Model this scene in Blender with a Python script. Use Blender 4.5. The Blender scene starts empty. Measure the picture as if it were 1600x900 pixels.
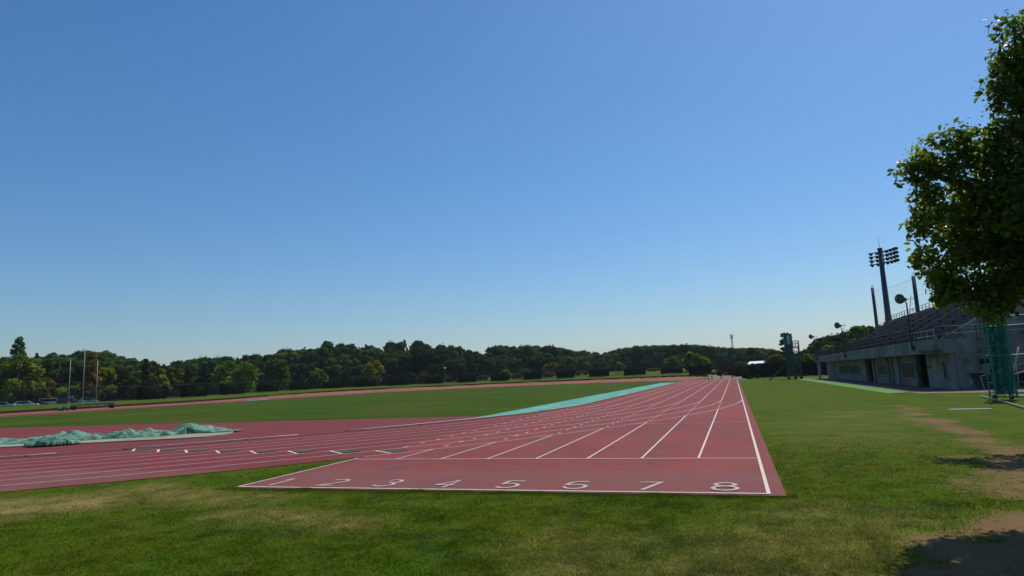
import bpy, math, random
import numpy as np
from math import sin, cos, pi, radians, hypot, atan2, sqrt

scene = bpy.context.scene
col = scene.collection
RNG = np.random.default_rng(7)
random.seed(7)

# ------------------------------------------------------------------ camera model (solved from the lane markings)
F_PX = 1013.7243
PITCH, ROLL, YAW = 0.138989, -0.0435139, -0.3216705
CAM = np.array([9.426913, -14.827194, 1.886888])
FW = np.array([sin(YAW) * cos(PITCH), cos(YAW) * cos(PITCH), sin(PITCH)])
_r = np.array([cos(YAW), -sin(YAW), 0.0]); _u = np.cross(_r, FW)
RT = cos(ROLL) * _r + sin(ROLL) * _u
UP = -sin(ROLL) * _r + cos(ROLL) * _u


def ray(x, y):
    return FW + RT * ((x - 800) / F_PX) - UP * ((y - 450) / F_PX)


def at(x, y, D):
    """world point seen in direction (x, y) at horizontal distance D from the viewpoint"""
    d = ray(x, y)
    return CAM + d * (D / hypot(d[0], d[1]))


def gnd(x, y, z=0.0):
    d = ray(x, y)
    return CAM + d * ((z - CAM[2]) / d[2])


def smooth(a, b, x):
    t = np.clip((x - a) / (b - a), 0, 1)
    return t * t * (3 - 2 * t)


# ------------------------------------------------------------------ track dimensions
R = 36.5; LW = 1.22; Y0 = 29.0; Y1 = 109.0; CX = -36.5
ROUT = R + 8 * LW


def ering(x, y):
    """distance outward from the outer edge of the oval"""
    x = np.asarray(x, float); y = np.asarray(y, float)
    yc = np.clip(y, Y0, Y1)
    return np.hypot(x - CX, y - yc) - ROUT


def bankmask(x, y):
    a = smooth(-42, -60, np.asarray(x, float))
    b = smooth(118, 135, np.asarray(y, float)) * smooth(12, -4, np.asarray(x, float))
    return np.clip(np.maximum(a, b), 0, 1)


def apron_z(x, y):
    return 0.55 * smooth(0, 11, ering(x, y)) * smooth(85, 140, np.asarray(y, float)) * bankmask(x, y)


def ground_z(x, y):
    e = ering(x, y); m = bankmask(x, y)
    az = apron_z(x, y)
    bank = m * (0.32 * smooth(11.25, 11.4, e) + 0.62 * smooth(11.4, 17.5, e))
    bank = bank - .75 * m * smooth(23, 30, e) * smooth(-70, -95, np.asarray(x, float))
    bank = bank + 1.3 * m * smooth(22, 40, e) * smooth(-90, -70, np.asarray(x, float))
    low = -0.03 * smooth(-1, 0, e) * (1 - smooth(11.0, 11.2, e)) * m
    return az + bank + low


# ------------------------------------------------------------------ object helpers
def tag(o, label=None, cat=None, group=None, kind=None):
    if label: o['label'] = label
    if cat: o['category'] = cat
    if group: o['group'] = group
    if kind: o['kind'] = kind
    return o


def link(o, parent=None):
    col.objects.link(o)
    if parent is not None:
        o.parent = parent
    return o


def empty(name, loc=(0, 0, 0), rz=0.0):
    o = bpy.data.objects.new(name, None)
    o.location = loc; o.rotation_euler = (0, 0, rz)
    o.empty_display_size = 0.3
    return link(o)


def copy_tree(o, parent=None):
    c = o.copy(); col.objects.link(c)
    if parent is not None: c.parent = parent
    for ch in list(o.children):
        copy_tree(ch, c)
    return c


def np_mesh(name, verts, faces, mat, smooth_sh=False, attrs=None):
    """verts (n,3); faces (m,k) int array with constant k"""
    verts = np.asarray(verts, np.float32); faces = np.asarray(faces, np.int32)
    me = bpy.data.meshes.new(name)
    n, (m, k) = len(verts), faces.shape
    me.vertices.add(n); me.vertices.foreach_set('co', verts.ravel())
    me.loops.add(m * k); me.loops.foreach_set('vertex_index', faces.ravel())
    me.polygons.add(m)
    me.polygons.foreach_set('loop_start', np.arange(0, m * k, k, dtype=np.int32))
    me.update(calc_edges=True)
    if smooth_sh:
        me.polygons.foreach_set('use_smooth', np.ones(m, bool))
    for an, av in (attrs or {}).items():
        a = me.attributes.new(an, 'FLOAT', 'POINT')
        a.data.foreach_set('value', np.asarray(av, np.float32))
    if mat: me.materials.append(mat)
    me.validate()
    return me


class MB:
    """collects shapes for ONE mesh object"""
    def __init__(s): s.v = []; s.f = []

    def add(s, vs, fs):
        b = len(s.v); s.v += [tuple(map(float, v)) for v in vs]; s.f += [tuple(i + b for i in f) for f in fs]
        return s

    def box(s, c, size, rz=0.0, taper=1.0, bev=0.0):
        hx, hy, hz = size[0] / 2, size[1] / 2, size[2] / 2
        ca, sa = cos(rz), sin(rz)
        if bev <= 0:
            rings = [(-hz, 1, 0), (hz, taper, 0)]
            pts = []
            for z, t, _ in rings:
                for x, y in ((-hx, -hy), (hx, -hy), (hx, hy), (-hx, hy)):
                    pts.append((x * t, y * t, z))
            fs = [(0, 3, 2, 1), (4, 5, 6, 7)] + [(i, (i + 1) % 4, (i + 1) % 4 + 4, i + 4) for i in range(4)]
        else:
            b = min(bev, hx * .9, hy * .9, hz * .9)
            pts = []
            for z, t, ins in ((-hz, 1, b), (-hz + b, 1, 0), (hz - b, taper, 0), (hz, taper, b)):
                ax, ay = hx * t - ins, hy * t - ins
                q = b * .6
                for x, y in ((-ax + q, -ay), (ax - q, -ay), (ax, -ay + q), (ax, ay - q), (ax - q, ay), (-ax + q, ay), (-ax, ay - q), (-ax, -ay + q)):
                    pts.append((x, y, z))
            fs = [tuple(range(7, -1, -1)), tuple(range(24, 32))]
            for k in range(3):
                for i in range(8):
                    j = (i + 1) % 8
                    fs.append((k * 8 + i, k * 8 + j, k * 8 + 8 + j, k * 8 + 8 + i))
        s.add([(c[0] + x * ca - y * sa, c[1] + x * sa + y * ca, c[2] + z) for x, y, z in pts], fs)
        return s

    def box2(s, lo, hi):
        return s.box([(a + b) / 2 for a, b in zip(lo, hi)], [abs(b - a) for a, b in zip(lo, hi)])

    def tube(s, pts, r, n=8, cap=True):
        pts = [np.array(p, float) for p in pts]
        rs = r if isinstance(r, (list, tuple)) else [r] * len(pts)
        base = len(s.v); prev = None
        for i, p in enumerate(pts):
            a = pts[max(i - 1, 0)]; b = pts[min(i + 1, len(pts) - 1)]
            t = b - a; t = t / (np.linalg.norm(t) + 1e-9)
            if prev is None:
                ref = np.array([0, 0, 1.0]) if abs(t[2]) < .9 else np.array([1.0, 0, 0])
                x = np.cross(ref, t)
            else:
                x = prev - t * (prev @ t)
            x = x / (np.linalg.norm(x) + 1e-9); prev = x; y = np.cross(t, x)
            for k in range(n):
                w = 2 * pi * k / n
                s.v.append(tuple(p + rs[i] * (x * cos(w) + y * sin(w))))
        for i in range(len(pts) - 1):
            for k in range(n):
                k2 = (k + 1) % n
                s.f.append((base + i * n + k, base + i * n + k2, base + (i + 1) * n + k2, base + (i + 1) * n + k))
        if cap:
            s.f.append(tuple(base + k for k in range(n - 1, -1, -1)))
            e = base + (len(pts) - 1) * n
            s.f.append(tuple(e + k for k in range(n)))
        return s

    def prism(s, poly, axis, a, b):
        """poly: list of 2D points; extruded along axis ('x','y','z') from a to b"""
        n = len(poly)
        def P(p, w):
            return {'x': (w, p[0], p[1]), 'y': (p[0], w, p[1]), 'z': (p[0], p[1], w)}[axis]
        s.add([P(p, a) for p in poly] + [P(p, b) for p in poly],
              [tuple(range(n - 1, -1, -1)), tuple(range(n, 2 * n))] + [(i, (i + 1) % n, (i + 1) % n + n, i + n) for i in range(n)])
        return s

    def ribbon(s, pts, w, z, closed=False):
        """flat painted stroke following 2D points"""
        P = np.array(pts, float); n = len(P)
        L = []
        for i in range(n):
            a = P[(i - 1) % n] if (closed or i > 0) else P[i]
            b = P[(i + 1) % n] if (closed or i < n - 1) else P[i]
            t0 = P[i] - a; t1 = b - P[i]
            t0 = t0 / (np.linalg.norm(t0) + 1e-9) if np.linalg.norm(t0) > 1e-9 else t1 / np.linalg.norm(t1)
            t1 = t1 / (np.linalg.norm(t1) + 1e-9) if np.linalg.norm(t1) > 1e-9 else t0
            t = t0 + t1; t = t / (np.linalg.norm(t) + 1e-9)
            nn = np.array([-t[1], t[0]])
            c = max(.45, abs(nn @ np.array([-t1[1], t1[0]])))
            L.append((P[i] + nn * w / 2 / c, P[i] - nn * w / 2 / c))
        base = len(s.v)
        for a, b in L:
            s.v.append((a[0], a[1], z)); s.v.append((b[0], b[1], z))
        for i in range(n if closed else n - 1):
            j = (i + 1) % n
            s.f.append((base + 2 * i + 1, base + 2 * j + 1, base + 2 * j, base + 2 * i))
        return s

    def mesh(s, name, mat, smooth_sh=False):
        me = bpy.data.meshes.new(name)
        me.from_pydata(s.v, [], s.f); me.update()
        if smooth_sh:
            me.polygons.foreach_set('use_smooth', np.ones(len(me.polygons), bool))
        if mat: me.materials.append(mat)
        return me

    def build(s, name, mat, parent=None, smooth_sh=False):
        return link(bpy.data.objects.new(name, s.mesh(name, mat, smooth_sh)), parent)


# ------------------------------------------------------------------ materials
class NT:
    def __init__(s, name):
        s.m = bpy.data.materials.new(name); s.m.use_nodes = True
        s.t = s.m.node_tree; s.t.nodes.clear()
        s.out = s.t.nodes.new('ShaderNodeOutputMaterial')

    def n(s, kind, **kw):
        nd = s.t.nodes.new('ShaderNode' + kind)
        for k, v in kw.items(): setattr(nd, k, v)
        return nd

    def l(s, a, b): s.t.links.new(a, b)

    def pos(s, scale=(1, 1, 1), obj=False, rz=0.0):
        if obj:
            src = s.n('TexCoord').outputs['Object']
        else:
            src = s.n('NewGeometry').outputs['Position']
        mp = s.n('Mapping'); mp.inputs['Scale'].default_value = scale; mp.inputs['Rotation'].default_value = (0, 0, rz)
        s.l(src, mp.inputs['Vector'])
        return mp.outputs['Vector']

    def noise(s, vec, scale=1.0, detail=4.0, rough=.55, dist=0.0):
        nd = s.n('TexNoise'); nd.inputs['Scale'].default_value = scale; nd.inputs['Detail'].default_value = detail
        nd.inputs['Roughness'].default_value = rough; nd.inputs['Distortion'].default_value = dist
        s.l(vec, nd.inputs['Vector'])
        return nd.outputs['Fac']

    def ramp(s, fac, stops):
        nd = s.n('ValToRGB'); els = nd.color_ramp.elements
        while len(els) < len(stops): els.new(.5)
        for e, (p, c) in zip(els, stops):
            e.position = p; e.color = (c, c, c, 1) if not hasattr(c, '__len__') else (*c, 1)
        s.l(fac, nd.inputs['Fac'])
        return nd.outputs['Color']

    def mix(s, fac, a, b, mode='MIX'):
        nd = s.n('Mix', data_type='RGBA', blend_type=mode)
        for sock, v in ((nd.inputs[0], fac), (nd.inputs[6], a), (nd.inputs[7], b)):
            if hasattr(v, 'is_linked') or isinstance(v, bpy.types.NodeSocket): s.l(v, sock)
            elif hasattr(v, '__len__'): sock.default_value = (*v, 1)
            else: sock.default_value = v
        return nd.outputs[2]

    def math(s, op, a, b=None, clamp=False):
        nd = s.n('Math', operation=op, use_clamp=clamp)
        for i, v in enumerate((a, b)):
            if v is None: continue
            if isinstance(v, bpy.types.NodeSocket): s.l(v, nd.inputs[i])
            else: nd.inputs[i].default_value = v
        return nd.outputs[0]

    def attr(s, name):
        nd = s.n('Attribute'); nd.attribute_name = name
        return nd.outputs['Fac']

    def bsdf(s, color, rough=.8, metal=0.0, spec=.5, bump=None, bstr=.3, bdist=.02):
        b = s.n('BsdfPrincipled')
        if isinstance(color, bpy.types.NodeSocket): s.l(color, b.inputs['Base Color'])
        else: b.inputs['Base Color'].default_value = (*color, 1)
        if isinstance(rough, bpy.types.NodeSocket): s.l(rough, b.inputs['Roughness'])
        else: b.inputs['Roughness'].default_value = rough
        b.inputs['Metallic'].default_value = metal
        b.inputs['Specular IOR Level'].default_value = spec
        if bump is not None:
            bn = s.n('Bump'); bn.inputs['Strength'].default_value = bstr; bn.inputs['Distance'].default_value = bdist
            s.l(bump, bn.inputs['Height']); s.l(bn.outputs['Normal'], b.inputs['Normal'])
        s.l(b.outputs[0], s.out.inputs['Surface'])
        return b


def grass_color(m):
    """patchy mown turf: shared by the ground sheet and the blades"""
    p = m.pos()
    big = m.noise(p, .11, 3, .5)
    mid = m.noise(p, .55, 4, .6, .6)
    fine = m.noise(p, 3.2, 4, .65)
    c = m.mix(m.ramp(big, [(.35, 0.), (.65, 1.)]), (.031, .077, .002), (.052, .098, .002))
    c = m.mix(m.ramp(mid, [(.42, 0.), (.66, 1.)]), c, (.073, .094, .006))
    c = m.mix(m.ramp(fine, [(.40, 0.), (.72, .75)]), c, (.088, .095, .014))
    c = m.mix(m.ramp(m.noise(p, 1.3, 3, .6), [(.30, .75), (.47, 0.)]), c, (.024, .056, .014))
    c = m.mix(1., c, (1.0, 1.05, .80), "MULTIPLY")
    dry = m.math('MULTIPLY', m.attr('dry'), m.ramp(m.noise(p, 1.1, 4, .6), [(.33, .25), (.6, 1.)]))
    c = m.mix(dry, c, (.235, .185, .062))
    dirt = m.math('ADD', m.attr('dirt'), m.math('MULTIPLY', m.math('SUBTRACT', m.noise(p, 9, 5, .7), .5), .9))
    dirt = m.ramp(dirt, [(.25, 0.), (.85, .85)])
    dc = m.mix(m.noise(p, 2.6, 4, .6), (.150, .082, .044), (.215, .125, .072))
    return m.mix(m.math('MULTIPLY', dirt, m.attr('dirt_on')), c, dc), fine


def mat_ground():
    m = NT('mown_grass_ground')
    c, fine = grass_color(m)
    m.bsdf(c, .95, spec=.04, bump=m.noise(m.pos(), 22, 3, .7), bstr=.7, bdist=.03)
    return m.m


def mat_blades():
    m = NT('grass_blades')
    c, fine = grass_color(m)
    t = m.attr('tone')
    c = m.mix(1.0, c, m.ramp(t, [(0., .65), (.3, 1.2), (.6, 1.55), (1., 2.0)]), 'MULTIPLY')
    c = m.mix(m.ramp(t, [(.80, 0.), (.92, .8)]), c, (.155, .150, .040))
    d = m.n('BsdfDiffuse'); m.l(c, d.inputs['Color'])
    tr = m.n('BsdfTranslucent'); m.l(c, tr.inputs['Color'])
    mx = m.n('MixShader'); mx.inputs[0].default_value = .42
    m.l(d.outputs[0], mx.inputs[1]); m.l(tr.outputs[0], mx.inputs[2]); m.l(mx.outputs[0], m.out.inputs['Surface'])
    return m.m


def mat_infield():
    m = NT('infield_turf')
    p = m.pos()
    st = m.noise(m.pos((.05, .55, 1), rz=.25), 1.0, 4, .55)
    big = m.noise(p, .09, 4, .6)
    c = m.mix(m.ramp(st, [(.36, 0.), (.62, 1.)]), (.015, .060, .001), (.056, .088, .002))
    c = m.mix(m.ramp(big, [(.46, 0.), (.68, .8)]), c, (.082, .078, .012))
    c = m.mix(m.ramp(m.noise(p, 1.6, 4, .7), [(.35, .5), (.52, 0.)]), c, (.024, .056, .010))
    m.bsdf(c, .95, spec=.04, bump=m.noise(p, 14, 3, .7), bstr=.6, bdist=.04)
    return m.m


def mat_track():
    m = NT('red_track_surface')
    p = m.pos()
    big = m.noise(p, .16, 4, .6, .4)
    st = m.noise(m.pos((.75, .10, 1)), 1.0, 4, .6)
    gr = m.noise(p, 90, 2, .8)
    c = m.mix(m.ramp(big, [(.36, 0.), (.66, 1.)]), (.220, .043, .038), (.272, .058, .053))
    c = m.mix(m.ramp(st, [(.42, 0.), (.70, .85)]), c, (.165, .060, .055))
    c = m.mix(m.ramp(m.noise(p, .9, 5, .7), [(.52, 0.), (.74, .7)]), c, (.125, .048, .046))
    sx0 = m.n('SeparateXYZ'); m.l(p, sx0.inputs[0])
    c = m.mix(m.ramp(m.math('ADD', m.math('MULTIPLY', sx0.outputs['X'], .1), m.math('MULTIPLY', big, .15)), [(0., .70), (.12, 0.)]), c, (.150, .023, .025))  # bend side darkened: light falloff and view-angle sheen painted into the colour
    sc_ = m.noise(m.pos((2.2, .35, 1)), 1.6, 6, .75, .8)
    c = m.mix(m.ramp(sc_, [(.50, 0.), (.66, .50)]), c, (.19, .090, .080))
    c = m.mix(m.ramp(m.noise(m.pos((.5, 2.6, 1)), 1.3, 6, .75), [(.53, 0.), (.70, .6)]), c, (.115, .042, .040))
    # worn greyish band just behind the sprint start
    sx = m.n('SeparateXYZ'); m.l(m.pos(), sx.inputs[0])
    band = m.math('MULTIPLY', m.ramp(m.math('ADD', m.math('MULTIPLY', sx.outputs['Y'], .1), .5), [(.05, 1.), (.29, 1.), (.335, 0.), (1., 0.)]), m.ramp(m.noise(m.pos((.35, 1.2, 1)), 1.1, 5, .65), [(.30, .25), (.62, .95)]))
    c = m.mix(band, c, (.185, .078, .072))
    c = m.mix(m.ramp(gr, [(.3, .35), (.7, 0.)]), c, (.12, .025, .03))
    m.bsdf(c, .85, spec=.12, bump=gr, bstr=.35, bdist=.004)
    return m.m


def mat_simple(name, color, rough=.6, metal=0.0, var=.25, scale=3.0, spec=.5, dirt=None):
    m = NT(name); p = m.pos(obj=True)
    nz = m.noise(p, scale, 5, .6)
    lo = tuple(c * (1 - var) for c in color); hi = tuple(min(1, c * (1 + var * .6)) for c in color)
    c = m.mix(m.ramp(nz, [(.3, 0.), (.7, 1.)]), lo, hi)
    if dirt:
        c = m.mix(m.ramp(m.noise(p, scale * 2.7, 6, .7), [(.5, 0.), (.75, .7)]), c, dirt)
    m.bsdf(c, rough, metal, spec)
    return m.m


def mat_paint_white():
    m = NT('worn_white_line_paint'); p = m.pos()
    c = m.mix(m.ramp(m.noise(p, 5, 5, .7), [(.35, 0.), (.7, 1.)]), (.52, .43, .38), (.68, .59, .53))
    c = m.mix(m.ramp(m.noise(p, 34, 3, .8), [(.60, 0.), (.82, .8)]), c, (.36, .16, .15))
    m.bsdf(c, .7, spec=.3)
    return m.m


def mat_number_paint():
    m = NT('worn_number_paint'); p = m.pos()
    c = m.mix(m.ramp(m.noise(p, 7, 5, .7), [(.35, 0.), (.7, 1.)]), (.36, .29, .24), (.52, .44, .38))
    c = m.mix(m.ramp(m.noise(p, 30, 3, .8), [(.54, 0.), (.78, .8)]), c, (.27, .13, .12))
    m.bsdf(c, .75, spec=.2)
    return m.m


def mat_faint_line():
    m = NT('faded_line_paint'); p = m.pos()
    c = m.mix(m.ramp(m.noise(p, 1.5, 5, .7), [(.3, 0.), (.7, 1.)]), (.33, .17, .16), (.52, .36, .34))
    m.bsdf(c, .75, spec=.3)
    return m.m


def mat_concrete(name, a=(.150, .158, .148), b=(.255, .26, .24), stain=(.035, .038, .034)):
    m = NT(name)
    p = m.pos(obj=True)
    c = m.mix(m.ramp(m.noise(p, .8, 5, .6), [(.3, 0.), (.7, 1.)]), a, b)
    streak = m.noise(m.pos((.55, .55, .22), obj=True), 1.1, 6, .75, 1.2)
    c = m.mix(m.ramp(streak, [(.46, 0.), (.66, .9)]), c, stain)
    c = m.mix(m.ramp(m.noise(p, 9, 4, .7), [(.45, .0), (.8, .45)]), c, stain)
    m.bsdf(c, .92, spec=.12, bump=m.noise(p, 26, 3, .6), bstr=.25, bdist=.01)
    return m.m


def mat_foliage(name, base=None, trans=.25, vscale=.5, hue=True, gloss=0.0):
    """leaf colour: object colour x slow patches x per-leaf tone"""
    m = NT(name); p = m.pos()
    if base is None:
        oc = m.n('ObjectInfo').outputs['Color']
    else:
        rgb = m.n('RGB'); rgb.outputs[0].default_value = (*base, 1); oc = rgb.outputs[0]
    c = m.mix(m.ramp(m.noise(p, vscale, 3, .6), [(.32, 0.), (.68, 1.)]), m.mix(1., oc, (.72, .80, .9), 'MULTIPLY'), m.mix(1., oc, (1.25, 1.16, .95), 'MULTIPLY'))
    c = m.mix(1., c, m.ramp(m.attr('tone'), [(0., .50), (.5, 1.), (1., 1.95)]), 'MULTIPLY')
    c = m.mix(m.attr('warm'), c, m.mix(1., c, (1.7, 1.32, .8), 'MULTIPLY'))
    if gloss:
        d = m.n('BsdfPrincipled'); m.l(c, d.inputs['Base Color']); d.inputs['Roughness'].default_value = .42
        d.inputs['Specular IOR Level'].default_value = gloss
    else:
        d = m.n('BsdfDiffuse'); m.l(c, d.inputs['Color'])
    tr = m.n('BsdfTranslucent'); m.l(m.mix(1., c, (1.3, 1.35, .6), 'MULTIPLY'), tr.inputs['Color'])
    mx = m.n('MixShader'); mx.inputs[0].default_value = trans
    m.l(d.outputs[0], mx.inputs[1]); m.l(tr.outputs[0], mx.inputs[2]); m.l(mx.outputs[0], m.out.inputs['Surface'])
    return m.m


def mat_tarp():
    m = NT('green_tarpaulin'); p = m.pos(obj=True)
    c = m.mix(m.ramp(m.noise(p, .6, 4, .6), [(.3, 0.), (.7, 1.)]), (.085, .205, .140), (.140, .290, .205))
    c = m.mix(m.ramp(m.noise(p, 3.5, 5, .7), [(.55, 0.), (.8, .6)]), c, (.20, .34, .25))
    c = m.mix(m.ramp(m.noise(m.pos((.8, 1.9, 1.), obj=True, rz=-.5), 1.5, 4, .6, 1.2), [(.52, 0.), (.56, .9)]), c, (.014, .060, .042))  # dark patches: crease shade painted into the colour, plus the darker underside
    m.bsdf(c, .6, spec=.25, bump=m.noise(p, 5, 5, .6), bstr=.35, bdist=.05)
    return m.m


def mat_green_strip():
    m = NT('green_rubber_strip'); p = m.pos((1, .2, 1))
    c = m.mix(m.ramp(m.noise(p, 1.2, 5, .6), [(.3, 0.), (.7, 1.)]), (.060, .265, .195), (.125, .36, .275))
    c = m.mix(m.ramp(m.noise(m.pos((.6, .12, 1)), 1.2, 4, .6), [(.52, 0.), (.74, .7)]), c, (.30, .52, .46))
    m.bsdf(c, .85, spec=.1)
    return m.m


def mat_glass_dark():
    m = NT('dark_window_glass')
    b = m.bsdf((.010, .014, .016), .35, spec=.08)
    return m.m


def mat_car(name, c):
    m = NT(name)
    b = m.bsdf(c, .3, spec=.5); b.inputs['Coat Weight'].default_value = .5
    return m.m


M = {}
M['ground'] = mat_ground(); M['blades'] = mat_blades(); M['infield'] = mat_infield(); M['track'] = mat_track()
M['white'] = mat_paint_white(); M['number'] = mat_number_paint(); M['faint'] = mat_faint_line()
M['concrete'] = mat_concrete('weathered_concrete')
M['concrete_pale'] = mat_concrete('pale_concrete', (.40, .40, .37), (.50, .50, .46), (.24, .25, .22))
M['pad'] = mat_concrete('pale_landing_pad', (.25, .265, .19), (.34, .35, .26), (.14, .18, .12))
M['wall_white'] = mat_concrete('off_white_wall', (.20, .215, .205), (.28, .29, .275), (.08, .085, .078))
M['drain'] = mat_simple('dark_drain_concrete', (.045, .035, .033), .9)
M['rail'] = mat_simple('white_painted_rail', (.50, .50, .49), .5, var=.15)
M['strip'] = mat_green_strip()
M['matting'] = mat_simple('green_matting', (.10, .26, .07), .9, var=.25, scale=1.2, spec=.08)
M['markgreen'] = mat_simple('green_mark_paint', (.075, .080, .055), .8, var=.3, scale=4, spec=.08)
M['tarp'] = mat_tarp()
M['pave'] = mat_simple('tan_paving', (.20, .145, .115), .9, var=.25, scale=1.4, spec=.08)
M['apron'] = mat_simple('faded_red_apron', (.26, .095, .070), .9, var=.2, scale=.15, spec=.08)
M['tan'] = mat_simple('tan_end_paving', (.26, .18, .12), .9, var=.2, scale=.3, spec=.08)
M['dkwall'] = mat_concrete('dark_mossy_wall', (.035, .033, .026), (.06, .056, .043), (.015, .016, .012))
M['steel_dark'] = mat_simple('dark_painted_steel', (.028, .034, .04), .45, .3, var=.2)
M['steel_brown'] = mat_simple('brown_painted_steel', (.022, .018, .018), .7, 0., var=.3)
M['steel_white'] = mat_simple('white_painted_steel', (.60, .60, .60), .45, var=.1)
M['steel_grey'] = mat_simple('grey_galvanised_steel', (.25, .26, .27), .45, .5, var=.2)
M['green_steel'] = mat_simple('green_painted_steel', (.015, .20, .145), .5, var=.25, scale=4, spec=.35)
M['teal_steel'] = mat_simple('dark_teal_painted_steel', (.008, .075, .066), .5, var=.25, scale=4, spec=.35)
M['net_green'] = mat_simple('green_netting', (.012, .14, .10), .85, var=.3, scale=6)
M['pipe_cream'] = mat_simple('cream_painted_pipe', (.46, .40, .26), .5, var=.2)
M['pipe_pale'] = mat_simple('pale_pipe', (.20, .235, .20), .5, var=.15)
M['bench'] = mat_simple('faded_red_bench', (.085, .040, .036), .7, var=.4, scale=2, dirt=(.05, .045, .042))
M['bench_grey'] = mat_simple('weathered_bench_slat', (.045, .044, .043), .7, var=.4, scale=2, dirt=(.14, .10, .08))
M['glass'] = mat_glass_dark()
M['alu'] = mat_simple('window_frame_aluminium', (.16, .165, .165), .45, .4, var=.1)
M['door'] = mat_simple('grey_steel_door', (.19, .20, .19), .6, var=.12)
M['rubber'] = mat_simple('black_rubber', (.015, .015, .016), .8)
M['lamp_face'] = mat_simple('lamp_glass', (.20, .22, .23), .3)
M['horn'] = mat_simple('grey_horn_speaker', (.20, .22, .22), .55, var=.15)
M['bark'] = mat_simple('grey_brown_bark', (.075, .055, .04), .95, var=.4, scale=6)
M['hedge'] = mat_foliage('clipped_hedge_leaves', None, .10, 1.2)
M['leaf'] = mat_foliage('tree_leaves', None, .42, .35)
M['wood'] = mat_foliage('woodland_leaves', None, .25, .05)
M['bigleaf'] = mat_foliage('broad_leaves', (.105, .148, .012), .58, .9, gloss=.3)
M['shrub_red'] = mat_foliage('reddish_shrub_leaves', (.045, .020, .016), .15, 1.5)
M['hill'] = mat_simple('wooded_hill_soil', (.018, .026, .012), .95, scale=.1)
M['beige'] = mat_concrete('beige_block_wall', (.15, .128, .10), (.20, .172, .135), (.11, .094, .075))
M['white_roof'] = mat_simple('white_sheet_roof', (.80, .80, .80), .4, var=.05)
M['orange'] = mat_simple('rust_brown_steel', (.04, .03, .022), .7)

# ------------------------------------------------------------------ world, sun, camera
SUN_EL, SUN_AZ = 55.0, 22.0          # azimuth measured from +Y towards +X
w = bpy.data.worlds.new('World'); scene.world = w; w.use_nodes = True
wt = w.node_tree; wt.nodes.clear()
wo = wt.nodes.new('ShaderNodeOutputWorld'); bg = wt.nodes.new('ShaderNodeBackground'); sk = wt.nodes.new('ShaderNodeTexSky')
sk.sky_type = 'NISHITA'; sk.sun_disc = False
sk.sun_elevation = radians(SUN_EL); sk.sun_rotation = radians(SUN_AZ)
sk.air_density = 1.25; sk.dust_density = 0.6; sk.ozone_density = 10.0; sk.altitude = 0
bg.inputs['Strength'].default_value = .102
hs = wt.nodes.new('ShaderNodeHueSaturation'); hs.inputs['Hue'].default_value = .4985; hs.inputs['Saturation'].default_value = 1.13
wt.links.new(sk.outputs[0], hs.inputs['Color']); wt.links.new(hs.outputs[0], bg.inputs[0]); wt.links.new(bg.outputs[0], wo.inputs[0])

sl = bpy.data.lights.new('sun', 'SUN'); sl.energy = 4.2; sl.angle = radians(.53); sl.color = (1., .925, .80)
so = bpy.data.objects.new('sun', sl); link(so)
sd = np.array([sin(radians(SUN_AZ)) * cos(radians(SUN_EL)), cos(radians(SUN_AZ)) * cos(radians(SUN_EL)), sin(radians(SUN_EL))])
from mathutils import Vector, Matrix
so.rotation_euler = Vector(sd).to_track_quat('Z', 'Y').to_euler()
so.location = (40, 60, 80)

cd = bpy.data.cameras.new('camera'); cd.sensor_width = 36; cd.lens = F_PX / 1600 * 36; cd.clip_start = .1; cd.clip_end = 6000
co = bpy.data.objects.new('camera', cd); link(co)
mw = Matrix(((RT[0], UP[0], -FW[0], CAM[0]), (RT[1], UP[1], -FW[1], CAM[1]), (RT[2], UP[2], -FW[2], CAM[2]), (0, 0, 0, 1)))
co.matrix_world = mw
scene.camera = co
scene.view_settings.view_transform = 'Standard'; scene.view_settings.look = 'None'
scene.view_settings.exposure = 0.0; scene.view_settings.gamma = 1.0
scene.cycles.max_bounces = 8
scene.cycles.volume_bounces = 1
scene.cycles.use_denoising = True


# ------------------------------------------------------------------ THE SETTING: ground, track, lines
def seg_dist(px, py, pts):
    d = np.full(px.shape, 1e9)
    for (ax, ay), (bx, by) in zip(pts[:-1], pts[1:]):
        vx, vy = bx - ax, by - ay
        t = np.clip(((px - ax) * vx + (py - ay) * vy) / (vx * vx + vy * vy), 0, 1)
        d = np.minimum(d, np.hypot(px - ax - t * vx, py - ay - t * vy))
    return d


DIRT_PATH = [(16.2, 18.0), (15.6, 14.0), (15.1, 8.6), (15.0, 4.6), (14.7, 2.3), (14.2, -1.0)]


def vnoise(x, y, seed=0):
    def h(i, j):
        n = np.sin(i * 127.1 + j * 311.7 + seed * 74.7) * 43758.5453
        return n - np.floor(n)
    xi, yi = np.floor(x), np.floor(y); fx, fy = x - xi, y - yi
    fx = fx * fx * (3 - 2 * fx); fy = fy * fy * (3 - 2 * fy)
    return (h(xi, yi) * (1 - fx) + h(xi + 1, yi) * fx) * (1 - fy) + (h(xi, yi + 1) * (1 - fx) + h(xi + 1, yi + 1) * fx) * fy


def dirt_value(x, y):
    """0 = turf, 1 = bare soil of the worn path"""
    a = .54 * (1 - smooth(.0, 1.2, seg_dist(x, y, DIRT_PATH)))
    b = .74 * (1 - smooth(.2, 2.3, seg_dist(x, y, [(14.4, -.6), (13.5, -4.3), (12.9, -6.6), (11.9, -8.0), (10.9, -9.4)])))
    v = np.maximum(a, b)
    n = .5 * vnoise(x * .9, y * .9, 4) + .3 * vnoise(x * 2.3, y * 2.3, 5) + .2 * vnoise(x * 5.5, y * 5.5, 6)
    return .88 * smooth(.14, .78, v + (n - .5) * 1.0 * (v > .02)) * smooth(0, .12, v)


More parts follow.
